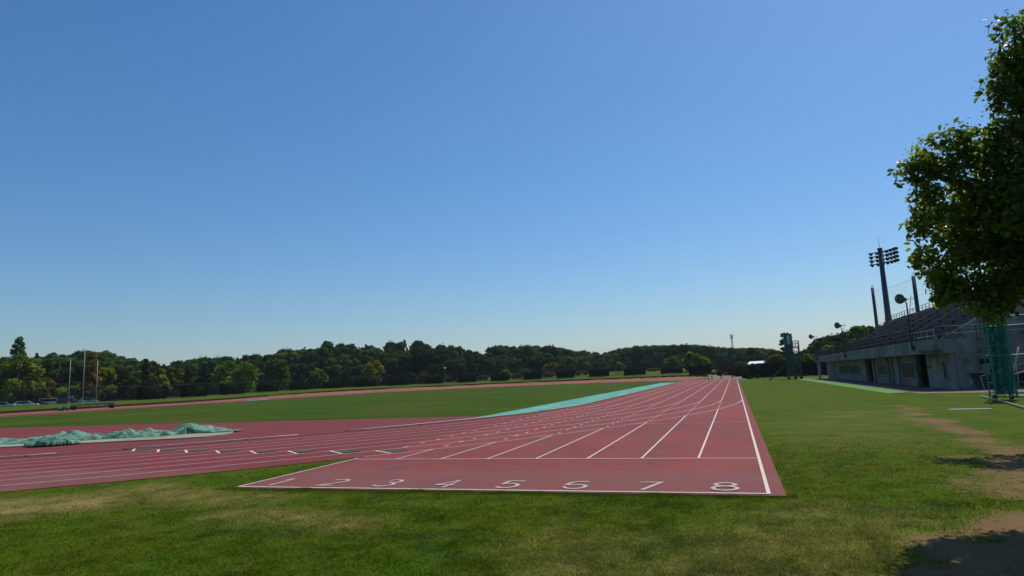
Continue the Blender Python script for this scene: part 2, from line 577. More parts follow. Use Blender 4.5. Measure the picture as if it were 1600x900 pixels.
def dry_value(x, y):
    v = 1 - smooth(.3, 1.9, seg_dist(x, y, [(-5.0, -7.3), (-3.4, -6.6), (-2.0, -5.9)]))
    v2 = .65 * (1 - smooth(.2, 1.1, seg_dist(x, y, [(-2.4, -4.3), (-.6, -4.9), (1.2, -5.3)])))
    v3 = .65 * (1 - smooth(.1, .9, seg_dist(x, y, [(2.0, -6.4), (4.2, -6.6)])))
    v4 = .18 * (1 - smooth(.5, 3.0, seg_dist(x, y, [(12.2, 3.0), (12.6, 9.0), (13.5, 14.0)])))
    v5 = .38 * (1 - smooth(.5, 1.8, seg_dist(x, y, [(8.0, -7.8), (9.6, -7.4), (10.6, -5.8)])))
    return np.maximum.reduce([v, v2, v3, v4, v5])


def grid_axis(pieces):
    out = []
    for a, b, st in pieces:
        out += list(np.arange(a, b - 1e-6, st))
    out.append(pieces[-1][1])
    return np.array(out)


gx = grid_axis([(-2600, -800, 300), (-800, -160, 40), (-160, -70, 1.5), (-70, -12, 4), (-12, 7, .3), (7, 20, .12), (20, 60, 2), (60, 240, 20), (240, 2600, 295)])
gy = grid_axis([(-400, -60, 68), (-60, -12, 4), (-12, 20, .14), (20, 100, 4), (100, 180, 1.5), (180, 500, 20), (500, 3500, 300)])
X, Y = np.meshgrid(gx, gy, indexing='ij')
Z = ground_z(X, Y)
nx, ny = X.shape
idx = np.arange(nx * ny).reshape(nx, ny)
fc = np.stack([idx[:-1, :-1], idx[1:, :-1], idx[1:, 1:], idx[:-1, 1:]], -1).reshape(-1, 4)
dv = dirt_value(X, Y); don = (dv > .02).astype(float)
me = np_mesh('ground', np.stack([X, Y, Z], -1).reshape(-1, 3), fc, M['ground'], True,
             {'dirt': dv.ravel(), 'dry': dry_value(X, Y).ravel(), 'dirt_on': smooth(0, .08, dv).ravel()})
ground = link(bpy.data.objects.new('ground', me)); tag(ground, kind='structure')


def oval(r, n=64):
    """closed outline of radius r around both bends"""
    pts = []
    for i in range(n + 1):
        a = pi + pi * i / n       # near bend (low Y): from -X side round to +X side
        pts.append((CX + r * cos(a), Y0 + r * sin(a)))
    for i in range(n + 1):
        a = pi * i / n
        pts.append((CX + r * cos(a), Y1 + r * sin(a)))
    return pts


def oval_ring(r0, r1, z, n=64):
    a = oval(r0, n); b = oval(r1, n); k = len(a)
    v = [(x, y, z) for x, y in a] + [(x, y, z) for x, y in b]
    f = [(i, (i + 1) % k, k + (i + 1) % k, k + i) for i in range(k)]
    f = [tuple(reversed(q)) for q in f] if False else f
    return v, f


track = MB()
v, f = oval_ring(R - .05, ROUT - .04, .012); track.add(v, f)
xs = [-.06, 10.0]
track.add([(xs[0], -4.20, .016), (xs[1], -4.24, .016), (xs[1], 60, .016), (xs[1], Y1 + 1, .016), (xs[0], Y1 + 1, .016), (xs[0], 60, .016)], [(0, 1, 2, 3, 4, 5)])
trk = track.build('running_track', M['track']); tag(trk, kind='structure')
# infield with the red area inside the near bend
inf = []
YD = 17.9
inner = [p for p in oval(R - .05, 96)]
low = [(x, y) for x, y in inner if y >= YD]
a0 = math.asin((YD - Y0) / (R - .05))
xr = CX + (R - .05) * cos(a0); xl = CX - (R - .05) * cos(a0)
# order: start at left crossing of the low line, over the straight chord, up the home side, round the far bend and back
near_r = [(CX + (R - .05) * cos(a), Y0 + (R - .05) * sin(a)) for a in np.linspace(a0, 0, 10)]
far = [(CX + (R - .05) * cos(a), Y1 + (R - .05) * sin(a)) for a in np.linspace(0, pi, 60)]
near_l = [(CX + (R - .05) * cos(a), Y0 + (R - .05) * sin(a)) for a in np.linspace(pi, pi - a0, 10)]
poly = near_r + far + near_l
chord = [(x, YD + .25 * sin(x * .7) * sin(x * .31 + 1)) for x in np.linspace(xl + .5, xr - .5, 60)]
mb = MB(); mb.add([(x, y, .006) for x, y in poly + chord], [tuple(range(len(poly) + len(chord)))])
o = mb.build('infield_grass', M['infield']); tag(o, kind='structure')
dz = [(CX + (R - .06) * cos(a), Y0 + (R - .06) * sin(a)) for a in np.linspace(-pi - a0 - .03, a0 + .03, 90)]
mb = MB(); mb.add([(x, y, .003) for x, y in dz], [tuple(range(len(dz)))])
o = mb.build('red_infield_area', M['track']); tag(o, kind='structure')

# faded apron that climbs gently outside the back straight and far bend
aa = []
for i, t in enumerate(np.linspace(0, 1, 140)):
    s = t * (70 + pi * ROUT * .78)
    if s < 70:
        aa.append((np.array([CX - 0, 39 + s]), np.array([-1., 0.])))
    else:
        a = pi - (s - 70) / ROUT
        aa.append((np.array([CX, Y1]), np.array([cos(a), sin(a)])))
vv, ff = [], []
es = [-.05, 1.5, 3, 5, 7, 9, 11.22]
for c_, d_ in aa:
    for e in es:
        q = c_ + d_ * (ROUT + e)
        vv.append((q[0], q[1], float(apron_z(q[0], q[1])) + .010))
k = len(es)
for i in range(len(aa) - 1):
    for j in range(k - 1):
        ff.append((i * k + j, i * k + j + 1, (i + 1) * k + j + 1, (i + 1) * k + j))
o = MB().add(vv, ff).build('track_apron', M['apron'], None, True); tag(o, kind='structure')
# low dark wall at the foot of the bank
mb = MB(); prev = None
for c_, d_ in aa:
    q0 = c_ + d_ * (ROUT + 11.22); q1 = c_ + d_ * (ROUT + 11.5)
    zb = float(apron_z(q0[0], q0[1])); m_ = float(bankmask(q0[0], q0[1]))
    h = zb + .02 + .36 * m_
    ring = [(q0[0], q0[1], zb - .2), (q0[0], q0[1], h), (q1[0], q1[1], h), (q1[0], q1[1], zb - .2)]
    b = len(mb.v); mb.v += ring
    if prev is not None:
        for j in range(4):
            mb.f.append((prev + j, prev + (j + 1) % 4, b + (j + 1) % 4, b + j))
    prev = b
o = mb.build('retaining_wall', M['dkwall'])
tag(o, 'low dark retaining wall at the foot of the grass bank beyond the track', 'low wall')
# tan end zone beyond the home straight
mb = MB(); mb.add([(3.0, 110.2, .006), (11.5, 110.2, .006), (13.0, 124, .006), (2.0, 128, .006), (-4.0, 128, .006)], [(0, 1, 2, 3, 4)])
o = mb.build('end_paving', M['tan']); tag(o, kind='structure')

# painted lines -------------------------------------------------
ZL = .021
PC = 64


def arc(r, a0, a1, n=60):
    return [(CX + r * cos(a), Y0 + r * sin(a)) for a in np.linspace(a0, a1, n)]


mb = MB()
for kk in range(1, 8):
    r = R + LW * kk
    pts = arc(r, radians(-115), 0, 90) + [(CX + r, y) for y in np.linspace(Y0 + 3, Y1, 12)]
    mb.ribbon(pts, .043, ZL)
    fa = [(CX + r * cos(a), Y1 + r * sin(a)) for a in np.linspace(.02, pi, 60)] + [(CX - r, Y0 + 20)]
    mb.ribbon(fa, .05, ZL - .003)
r8 = R + LW * 8
a8 = -math.acos((0 - CX) / r8)
mb.ribbon(arc(r8, a8, 0, 60), .043, ZL)
mb.build('curved_lane_line', M['faint'] if False else M['white'], trk)
mb = MB()
ends = {}
for kk in range(1, 8):
    xk = LW * kk
    yc = Y0 - sqrt(r8 ** 2 - (xk - CX) ** 2)
    mb.ribbon([(xk, .0), (xk, yc)], .046, ZL + .003)
    ends[kk] = yc
mb.ribbon([(LW * 8, -4.13), (LW * 8, 40), (LW * 8, Y1)], .058, ZL + .003)
mb.ribbon([(0, -4.10), (0, .25)], .052, ZL + .003)
mb.build('sprint_lane_line', M['white'], trk)
mb = MB()
ends[0] = .9
for kk in range(0, 8):
    y = ends[kk] + .7
    # run until the stroke meets its own curved line
    while y < 28:
        gap = (R + LW * kk) - hypot(LW * kk - CX, y - Y0)
        if -gap < .06: break
        L = .30
        mb.ribbon([(LW * kk, y), (LW * kk, y + L)], .06, ZL + .003); y += 1.1
mb.build('dashed_lane_line', M['white'], trk)
MB().ribbon([(.02, 0), (LW * 8, 0)], .05, ZL + .006).build('start_line', M['white'], trk)
MB().ribbon([(3.3, 10), (LW * 8, 10)], .05, ZL + .006).build('start_line', M['faint'], trk)
MB().ribbon([(.05, -4.12), (LW * 8, -4.12)], .06, ZL + .006).build('end_line', M['white'], trk)
for n_ in range(1, 9):
    th = radians(-45.25 + (n_ - 1) * 1.18)
    r0 = R + LW * (n_ - 1) + .12; r1 = R + LW * n_ - .04
    mk = MB().ribbon([(CX + r0 * cos(th), Y0 + r0 * sin(th)), (CX + r1 * cos(th), Y0 + r1 * sin(th))], .08, ZL + .009).build('exchange_mark', M['white'], trk)
    ra = R + LW * (n_ - 1) + .22; rb = R + LW * n_ - .30
    g = []
    th2 = th + .55 / R
    for rr in (ra, rb):
        for tt in (th + .07 / R, th2):
            g.append((CX + rr * cos(tt), Y0 + rr * sin(tt), ZL + .006))
    MB().add(g, [(0, 2, 3, 1)]).build('green_patch', M['markgreen'], mk)

# painted lane figures -----------------------------------------
def ell(cx, cy, rx, ry, a0, a1, n=20):
    return [(cx + rx * cos(radians(a)), cy + ry * sin(radians(a))) for a in np.linspace(a0, a1, n)]


FIG = {
    1: [[(.5, 0.), (.5, 1.)], [(.5, .97), (.26, .80)]],
    2: [ell(.5, .72, .42, .25, 160, -10) + [(.80, .52), (.10, .04)], [(.06, .05), (.96, .05)]],
    3: [ell(.46, .74, .40, .22, 150, -90, 18), ell(.46, .27, .46, .24, 90, -150, 20)],
    4: [[(.70, 0.), (.70, .98), (.04, .30)], [(.02, .30), (1., .30)]],
    5: [[(.92, .95), (.18, .95), (.12, .55)] + ell(.46, .33, .46, .28, 120, -150, 22)],
    6: [[(.88, .90)] + ell(.50, .62, .44, .34, 60, 180, 14) + ell(.50, .30, .44, .26, 180, 540, 30)],
    7: [[(.04, .95), (.94, .95), (.36, 0.)]],
    8: [ell(.5, .74, .38, .21, 0, 360, 28), ell(.5, .27, .46, .24, 0, 360, 30)],
}
WX, HY = .40, .80
for n_ in range(1, 9):
    cx = LW * (n_ - .5) - .02; mb = MB()
    for i, st in enumerate(FIG[n_]):
        P = [(cx - WX / 2 + px * WX, -3.92 + py * HY) for px, py in st]
        mb.ribbon(P, .076, ZL + .004 + .004 * i)
    o = mb.build('lane_number', M['number'], trk)
    o['label'] = 'white painted figure %d in its lane at the near end of the track' % n_

# kerb, drain slot, green strips --------------------------------
mb = MB()
mb.ribbon(arc(R - .02, radians(-120), 0, 120) + [(CX + R - .02, y) for y in np.linspace(Y0 + 3, Y1, 8)], .16, .0275)
o = mb.build('drain_channel', M['drain']); tag(o, kind='structure')


def kerb_pts(s0, s1):
    """arclength from the tangent point: negative = on the bend, positive = on the straight"""
    pts = []
    for s in np.linspace(s0, s1, max(2, int(abs(s1 - s0) / .8))):
        if s < 0:
            a = s / R; pts.append((CX + (R - .02) * cos(a), Y0 + (R - .02) * sin(a)))
        else:
            pts.append((CX + R - .02, Y0 + s))
    return pts


def ang_s(px, py):
    g = gnd(px, py); return atan2(g[1] - Y0, g[0] - CX) * R if g[1] < Y0 else g[1] - Y0


sA = ang_s(92, 709.5); sB = ang_s(195, 703); sC = ang_s(466, 681.7); sD = ang_s(541, 675); sE = ang_s(800, 647); sF = ang_s(831, 643.5)
KL = {0: 'white metal kerb rail piece in front of the small tarpaulin bundle',
      1: 'white metal kerb rail piece in front of the tall end of the long tarpaulin',
      2: 'white metal kerb rail piece running from the bend to the start of the green strip',
      3: 'white metal kerb rail along the green strip of the straight'}
for i, (s0, s1) in enumerate(((-52, sA), (sB, sC), (sD, sE), (sF, 80))):
    root = empty('kerb_rail', (*kerb_pts(s0, s1)[0], 0))
    tag(root, KL[i], 'kerb rail', 'white kerb rails along the inside lane')
    pts = kerb_pts(s0, s1); ox, oy = pts[0]
    mb = MB(); mb.tube([(x - ox, y - oy, .060) for x, y in pts], .018, 6); mb.build('rail', M['rail'], root, True)
    fmesh = MB().box((0, 0, .026), (.05, .05, .05)).mesh('rail_foot', M['drain'])
    for x, y in pts[::4][:40]:
        fo = link(bpy.data.objects.new('rail_foot', fmesh), root); fo.location = (x - ox, y - oy, 0)

mb = MB()
xi = -3.25
aL = -math.acos((xi - CX) / (R - .16))
edge = arc(R - .16, aL, 0, 24) + [(CX + R - .16, Y0 + 3), (CX + R - .16, Y1 - 4)]
mb.add([(x, y, .012) for x, y in edge] + [(xi, Y1 - 4, .012), (xi, Y0 + 10, .012)], [tuple(range(len(edge) + 2))])
o = mb.build('green_strip', M['strip']); tag(o, kind='structure')
mb = MB(); mb.add([(18.25, 31, .010), (19.5, 31, .010), (19.5, 60, .010), (19.5, 92, .010), (18.25, 92, .010), (18.25, 60, .010)], [(0, 1, 2, 3, 4, 5)])
o = mb.build('green_matting', M['matting']); tag(o, kind='structure')
mb = MB(); mb.add([(19.6, 29.5, .006), (24, 27.5, .006), (31, 27.5, .006), (31, 96, .006), (18.6, 96, .006), (18.6, 92.3, .006), (19.6, 92.3, .006)], [tuple(range(7))])
o = mb.build('pavement', M['pave']); tag(o, kind='structure')
mb = MB(); mb.ribbon([(10.4, 61.5), (18.2, 60.0)], .22, .008)
mb.build('grass_line', mat_simple('faded_pitch_line', (.17, .19, .11), .9, var=.3, scale=1.5), None)['kind'] = 'structure'

# ------------------------------------------------------------------ grass blades close to the viewer
NB = 900000
ang = RNG.uniform(YAW - .74, YAW + .74, NB)
D = 5.6 * np.exp(RNG.uniform(0, np.log(27 / 5.6), NB))
bx = CAM[0] + np.sin(ang) * D; by = CAM[1] + np.cos(ang) * D
NE = 30000
bx[:NE] = RNG.uniform(-.4, 10.15, NE); by[:NE] = -4.17 - np.abs(RNG.normal(0, .13, NE)); D[:NE] = np.hypot(bx[:NE] - CAM[0], by[:NE] - CAM[1])
clump = .55 * vnoise(bx * 3.1, by * 3.1, 1) + .45 * vnoise(bx * 9, by * 9, 2)
big = vnoise(bx * .5, by * .5, 3)
wob = .10 * (vnoise(bx * 5, by * 5, 8) - .5)
on_chute = (bx > -.05 + wob * .6) & (bx < 10.0 + wob * .6) & (by > -4.15 + wob * 1.3)
on_ring = np.hypot(bx - CX, by - Y0) < ROUT - .03 + wob
dirtv = dirt_value(bx, by)
keep = (RNG.random(NB) < 1 - smooth(13, 26.5, D)) & ~on_chute & ~(on_ring & (bx < 0.2)) & (RNG.random(NB) > np.minimum(1., dirtv * 1.12)) & (RNG.random(NB) < .35 + .75 * clump)
bx, by, D, clump, big, dirtv = (a[keep] for a in (bx, by, D, clump, big, dirtv))
nb = len(bx)
hgt = (.008 + .024 * clump ** 1.5 + .006 * big) * RNG.uniform(.6, 1.35, nb) * (1 - .75 * smooth(12, 26, D))
edge_near = np.exp(-np.abs(by + 4.25) / .12) * ((bx > -.2) & (bx < 10.1))
hgt *= 1 + .35 * edge_near
spot = smooth(.66, .80, vnoise(bx * 2.4 + 3, by * 2.4, 12)) * (by < -3.5)
spot2 = smooth(.70, .86, .6 * vnoise(bx * 6.5, by * 6.5, 14) + .4 * vnoise(bx * 15, by * 15, 15))
hgt *= 1 + .25 * spot + .6 * spot2
wid = (.0035 + .00045 * D) * RNG.uniform(.7, 1.3, nb)
th = RNG.uniform(0, 2 * pi, nb); lean = RNG.uniform(.3, 2.2, nb) * hgt; lt = RNG.uniform(0, 2 * pi, nb)
cx_, sx_ = np.cos(th) * wid / 2, np.sin(th) * wid / 2
V = np.empty((nb, 3, 3), np.float32)
V[:, 0] = np.stack([bx - cx_, by - sx_, np.zeros(nb)], -1)
V[:, 1] = np.stack([bx + cx_, by + sx_, np.zeros(nb)], -1)
V[:, 2] = np.stack([bx + np.cos(lt) * lean, by + np.sin(lt) * lean, hgt], -1)
tone = np.repeat(np.clip(RNG.random(nb) * (1 - np.maximum(.25 * spot, .55 * spot2)), 0, 1), 3)
dd = np.repeat(dirt_value(bx, by) * .3, 3); dr = np.repeat(dry_value(bx, by), 3)
me = np_mesh('grass_blades', V.reshape(-1, 3), np.arange(nb * 3).reshape(-1, 3), M['blades'], False,
             {'tone': tone, 'dry': dr, 'dirt': dd, 'dirt_on': (dd > .01).astype(float)})
o = link(bpy.data.objects.new('grass', me)); tag(o, 'short patchy mown grass around the near end of the track', 'grass', kind='stuff')


# ------------------------------------------------------------------ foliage generators
def ico():
    t = (1 + 5 ** .5) / 2
    v = [(-1, t, 0), (1, t, 0), (-1, -t, 0), (1, -t, 0), (0, -1, t), (0, 1, t), (0, -1, -t), (0, 1, -t), (t, 0, -1), (t, 0, 1), (-t, 0, -1), (-t, 0, 1)]
    f = [(0, 11, 5), (0, 5, 1), (0, 1, 7), (0, 7, 10), (0, 10, 11), (1, 5, 9), (5, 11, 4), (11, 10, 2), (10, 7, 6), (7, 1, 8), (3, 9, 4), (3, 4, 2), (3, 2, 6), (3, 6, 8), (3, 8, 9), (4, 9, 5), (2, 4, 11), (6, 2, 10), (8, 6, 7), (9, 8, 1)]
    v = np.array(v, float); v /= np.linalg.norm(v, axis=1)[:, None]
    return v, np.array(f)


def leaf_quads(rng, centers, radii, n_per, size, flat=.85, up=.35, shell=.55):
    """leaf clumps as small quads spread through balls; returns verts (n,4,3) and tones (n)"""
    k = len(centers)
    tot = int(n_per * k)
    ci = rng.integers(0, k, tot)
    d = rng.normal(size=(tot, 3)); d /= np.linalg.norm(d, axis=1)[:, None]
    r = (shell + (1 - shell) * rng.random(tot)) * np.where(rng.random(tot) < .12, 1.18, 1.0)
    sc = radii[ci][:, None] * np.array([1, 1, flat])
    p = centers[ci] + d * r[:, None] * sc
    nrm = d + rng.normal(size=(tot, 3)) * .75; nrm[:, 2] += up
    nrm /= np.linalg.norm(nrm, axis=1)[:, None]
    a = np.cross(nrm, rng.normal(size=(tot, 3))); a /= np.linalg.norm(a, axis=1)[:, None]
    b = np.cross(nrm, a)
    s = size * rng.uniform(.55, 1.35, tot)[:, None]
    q = np.stack([p - a * s, p + b * s * .62, p + a * s, p - b * s * .62], 1)
    ctone = rng.random(k)
    tone = np.clip(.55 * ctone[ci] + .45 * rng.random(tot), 0, 1)
    return q, tone


def blob_clumps(rng, n, shape='round'):
    """clump centres and radii of a unit crown: width about 1 (radius .5), z from 0 to 1"""
    c, r = [], []
    for i in range(n):
        if shape == 'cone':
            z = rng.random() ** .9; rad = .5 * (1 - z) ** .9 + .02
            a = rng.uniform(0, 2 * pi); q = rad * (.5 + .5 * rng.random())
            c.append((q * cos(a), q * sin(a), z)); r.append(.05 + .16 * (1 - z))
        elif shape == 'spire':
            z = (i + rng.random()) / n; rad = .46 * (1 - z) ** .6 * (.7 + .3 * rng.random()) + .04
            a = i * 2.4 + rng.uniform(-.5, .5); q = rad * (.35 + .6 * rng.random())
            c.append((q * cos(a), q * sin(a), z * .96)); r.append(.10 + .09 * (1 - z))
        elif shape == 'airy':
            z = rng.random(); rad = .5 * sin(pi * min(.95, z * .8 + .12))
            a = rng.uniform(0, 2 * pi); q = rad * rng.random() ** .5
            c.append((q * cos(a), q * sin(a), z)); r.append(.10 + .07 * rng.random())
        else:
            z = rng.random(); rad = .5 * sqrt(max(0, 1 - ((z - .42) / .60) ** 2))
            a = rng.uniform(0, 2 * pi); q = rad * (.55 + .40 * rng.random())
            c.append((q * cos(a), q * sin(a), z * .92)); r.append(.16 + .10 * rng.random())
    return np.array(c), np.array(r)


ICOV, ICOF = ico()


def crown_mesh(name, seed, w_, h_, n_cl, n_leaf, size, shape='round', mat=None, core=.6):
    rng = np.random.default_rng(seed)
    c, r = blob_clumps(rng, n_cl, shape)
    c = c * np.array([w_, w_, h_]); rr = r * (w_ * .5 + h_ * .25)
    q, t = leaf_quads(rng, c, rr, n_leaf, size, flat=.8)
    V = [q.reshape(-1, 3)]; Fq = [np.arange(len(q) * 4).reshape(-1, 4)]
    T = [np.repeat(t, 4)]
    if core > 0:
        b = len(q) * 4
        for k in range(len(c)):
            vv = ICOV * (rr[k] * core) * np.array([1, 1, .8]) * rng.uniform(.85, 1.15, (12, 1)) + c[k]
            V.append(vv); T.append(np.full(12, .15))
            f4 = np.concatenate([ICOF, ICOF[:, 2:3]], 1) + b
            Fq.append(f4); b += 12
    V = np.concatenate(V); T = np.concatenate(T); Fq = np.concatenate(Fq)
    # triangles stored as degenerate quads are split out
    isq = Fq[:, 2] != Fq[:, 3]
    quads = Fq[isq]; tris = Fq[~isq][:, :3]
    allf = np.concatenate([np.concatenate([quads[:, [0, 1, 2]], quads[:, [0, 2, 3]]]), tris])
    return np_mesh(name, V, allf, mat, False, {'tone': T})


def trunk_mb(rng, h, r, crown_z0, crown_w, crown_h, limbs=7):
    mb = MB()
    lean = rng.uniform(-.03, .03, 2) * h
    mid = (lean[0] * .5, lean[1] * .5, h * .5)
    mb.tube([(0, 0, -.2), (0, 0, .15 * h), mid, (lean[0], lean[1], h)], [r * 1.25, r, r * .8, r * .3], 8)
    for i in range(limbs):
        z = rng.uniform(crown_z0 * .85, h * .92); a = rng.uniform(0, 2 * pi)
        t = z / h
        L = crown_w * .42 * rng.uniform(.5, 1.0) * (1 - max(0, (t - .5)) * .9)
        p0 = np.array([lean[0] * t, lean[1] * t, z]); d = np.array([cos(a), sin(a), .55])
        mb.tube([p0, p0 + d * L * .5 + (0, 0, .05 * L), p0 + d * L + (0, 0, .18 * L)], [r * .42, r * .28, r * .09], 6)
    return mb


_crown_cache = {}


def front_tree(name, px, ytop, wpx, D, color, shape, label, zb=None, seed=0, trunk_frac=.22, size=.38, ncl=26, nleaf=75, core=.55, group='trees beyond the fence'):
    """a tree at distance D whose top is seen at (px, ytop) and whose crown is wpx wide"""
    top = at(px, ytop, D)
    d = ray(px, ytop); zdep = float((top - CAM) @ FW)
    zg_ = float(ground_z(top[0], top[1])) if zb is None else zb
    H = top[2] - zg_; W_ = wpx * zdep / F_PX * .93
    key = (shape, seed % 4, round(W_ / 2), round(H / 2))
    root = empty(name, (top[0], top[1], zg_), random.uniform(0, 6.28))
    tag(root, label, 'tree', group)
    tf = trunk_frac
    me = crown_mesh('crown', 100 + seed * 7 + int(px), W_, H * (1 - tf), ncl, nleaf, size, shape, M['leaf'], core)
    cr = link(bpy.data.objects.new('crown', me), root); cr.location = (0, 0, H * tf); cr.color = (*color, 1)
    rng = np.random.default_rng(seed + int(px))
    trunk_mb(rng, H * .88, max(.10, H * .016), H * tf, W_, H, 7).build('trunk', M['bark'], root, True)
    return root


YG = (.150, .185, .016); OL = (.095, .120, .018); DG = (.022, .042, .011); MG = (.050, .098, .013); BG = (.085, .160, .014)
OB = (.160, .118, .020); BR = (.075, .062, .024); LG = (.115, .165, .030); CG = (.028, .052, .018)
TREES = [
    # px, ytop, width, D, colour, shape, label, opts
    (30, 554, 76, 182, (.115, .150, .018), 'round', 'broad olive green tree standing over the parked white car', dict(trunk_frac=.12, ncl=40)),
    (31, 524, 40, 186, (.085, .145, .035), 'spire', 'tall pointed tree rising above the broad olive tree and the hill', dict(trunk_frac=.2, core=0, ncl=30, nleaf=50)),
    (70, 590, 30, 186, OB, 'round', 'small yellowish tree right of the broad olive tree', {}),
    (90, 568, 34, 200, DG, 'cone', 'dark bushy conifer left of the three white poles', {}),
    (114, 560, 34, 204, MG, 'round', 'mid green tree behind the shortest of the white poles', {}),
    (112, 602, 46, 190, YG, 'round', 'low yellow green bush tree between the white poles', dict(trunk_frac=.3)),
    (144, 549, 36, 184, OB, 'spire', 'tall orange brown tree behind the right white pole', dict(trunk_frac=.15, ncl=40)),
    (165, 573, 40, 188, YG, 'round', 'yellow olive tree touching the right of the orange brown tree', {}),
    (190, 577, 32, 196, DG, 'round', 'dark rounded tree right of the yellow olive tree', {}),
    (208, 560, 26, 190, OL, 'airy', 'slim olive tree in front of the left hill gap', dict(trunk_frac=.1)),
    (229, 560, 18, 186, BR, 'spire', 'thin brownish tree above the leftmost hedge block', dict(trunk_frac=.08, core=.3)),
    (248, 577, 38, 188, YG, 'round', 'bright yellow green tree above the leftmost hedge block', {}),
    (272, 573, 26, 194, OL, 'round', 'olive tree between the two leftmost hedge blocks', {}),
    (300, 563, 32, 198, MG, 'round', 'green rounded tree above the second hedge from the left', {}),
    (296, 578, 24, 184, BR, 'cone', 'brown dark tree in front of the green rounded one', dict(trunk_frac=.08)),
    (322, 574, 26, 198, DG, 'round', 'dark tree left of the widest bright green tree', {}),
    (368, 566, 78, 186, BG, 'round', 'widest bright green tree with a spreading crown behind the hedges', dict(trunk_frac=.15, ncl=44)),
    (433, 560, 46, 196, MG, 'round', 'mid green oval tree right of the widest bright tree', dict(trunk_frac=.1, ncl=34)),
    (497, 580, 40, 196, OL, 'round', 'yellow olive small tree standing alone before the dark wood', {}),
    (560, 588, 26, 204, DG, 'round', 'low dark bush tree left of the brightest yellow tree', {}),
    (583, 563, 32, 208, (.19, .20, .012), 'round', 'brightest yellow topped tree against the dark central wood', {}),
    (640, 584, 34, 207, CG, 'airy', 'sparse grey green tree above the hedges right of the yellow tree', {}),
    (662, 582, 40, 209, (.05, .06, .03), 'airy', 'pale grey green tree left of the street lamp', {}),
    (716, 570, 30, 210, DG, 'round', 'round dark green tree right of the street lamp', {}),
    (790, 578, 32, 211, LG, 'cone', 'light green shrubby tree at the foot of the middle wood', dict(trunk_frac=.05)),
    (822, 577, 18, 211, OL, 'round', 'small olive bush tree above a hedge near the middle', {}),
    (860, 568, 30, 212, (.13, .11, .03), 'round', 'flat topped tan yellow clipped tree behind the hedges', dict(trunk_frac=.1)),
    (884, 560, 34, 215, MG, 'round', 'green tree touching the right of the tan clipped tree', {}),
    (968, 567, 20, 208, LG, 'airy', 'pale small tree before the far blue green ridge', {}),
    (1047, 558, 30, 196, (.08, .15, .016), 'round', 'green dome tree left of the bright green pair', dict(trunk_frac=.1)),
    (1084, 551, 38, 190, BG, 'round', 'bright green dome tree over the largest hedge block', dict(trunk_frac=.1, ncl=34)),
    (1104, 563, 22, 192, LG, 'round', 'smaller light green tree leaning on the bright dome tree', {}),
    (1160, 566, 26, 200, MG, 'round', 'green shrub tree left of the white roof', {}),
    (1226, 523, 30, 150, OL, 'airy', 'open crowned tree rising behind the green timing tower', dict(trunk_frac=.25, core=.25, ncl=30, nleaf=40)),
    (1211, 553, 32, 146, OL, 'round', 'olive bush tree left of the green timing tower', dict(trunk_frac=.1)),
    (1252, 558, 30, 148, MG, 'round', 'mid green tree right of the green timing tower', dict(trunk_frac=.1)),
    (1264, 552, 26, 144, (.10, .13, .02), 'round', 'yellow green bush tree near the far end of the stand', dict(trunk_frac=.1)),
    (1293, 538, 24, 150, YG, 'round', 'yellow topped tree just beyond the far end of the stand', dict(trunk_frac=.1)),
    (1340, 510, 42, 150, BG, 'round', 'bright green tree showing above the stand seats', dict(trunk_frac=.2)),
    (1378, 499, 12, 132, BG, 'round', 'tip of a green tree between floodlight mast and net pole', dict(trunk_frac=.2)),
]
for i, (px, yt, wp, D_, c_, shp, lab, opt) in enumerate(TREES):
    front_tree('tree', px, yt, wp, D_, c_, shp, lab, seed=i, **opt)

# ------------------------------------------------------------------ woods on the hills
PROTO = []
for s_ in range(7):
    rng = np.random.default_rng(40 + s_)
    shp = ['round', 'round', 'round', 'round', 'cone', 'round', 'round'][s_]
    c, r = blob_clumps(rng, 18, shp); r = r * (.85 if shp == 'cone' else .82)
    q, t = leaf_quads(rng, c * np.array([1, 1, .9]), r * .95, 30, .045, flat=.85, shell=.80)
    V = [q.reshape(-1, 3)]; T = [np.repeat(t, 4)]
    F = [np.concatenate([np.arange(len(q) * 4).reshape(-1, 4)[:, [0, 1, 2]], np.arange(len(q) * 4).reshape(-1, 4)[:, [0, 2, 3]]])]
    b = len(q) * 4
    for k in range(len(c)):
        V.append(ICOV * r[k] * .80 * rng.uniform(.85, 1.15, (12, 1)) + c[k] * np.array([1, 1, .9])); T.append(np.full(12, .35)); F.append(ICOF + b); b += 12
    PROTO.append((np.concatenate(V), np.concatenate(T), np.concatenate(F), shp))


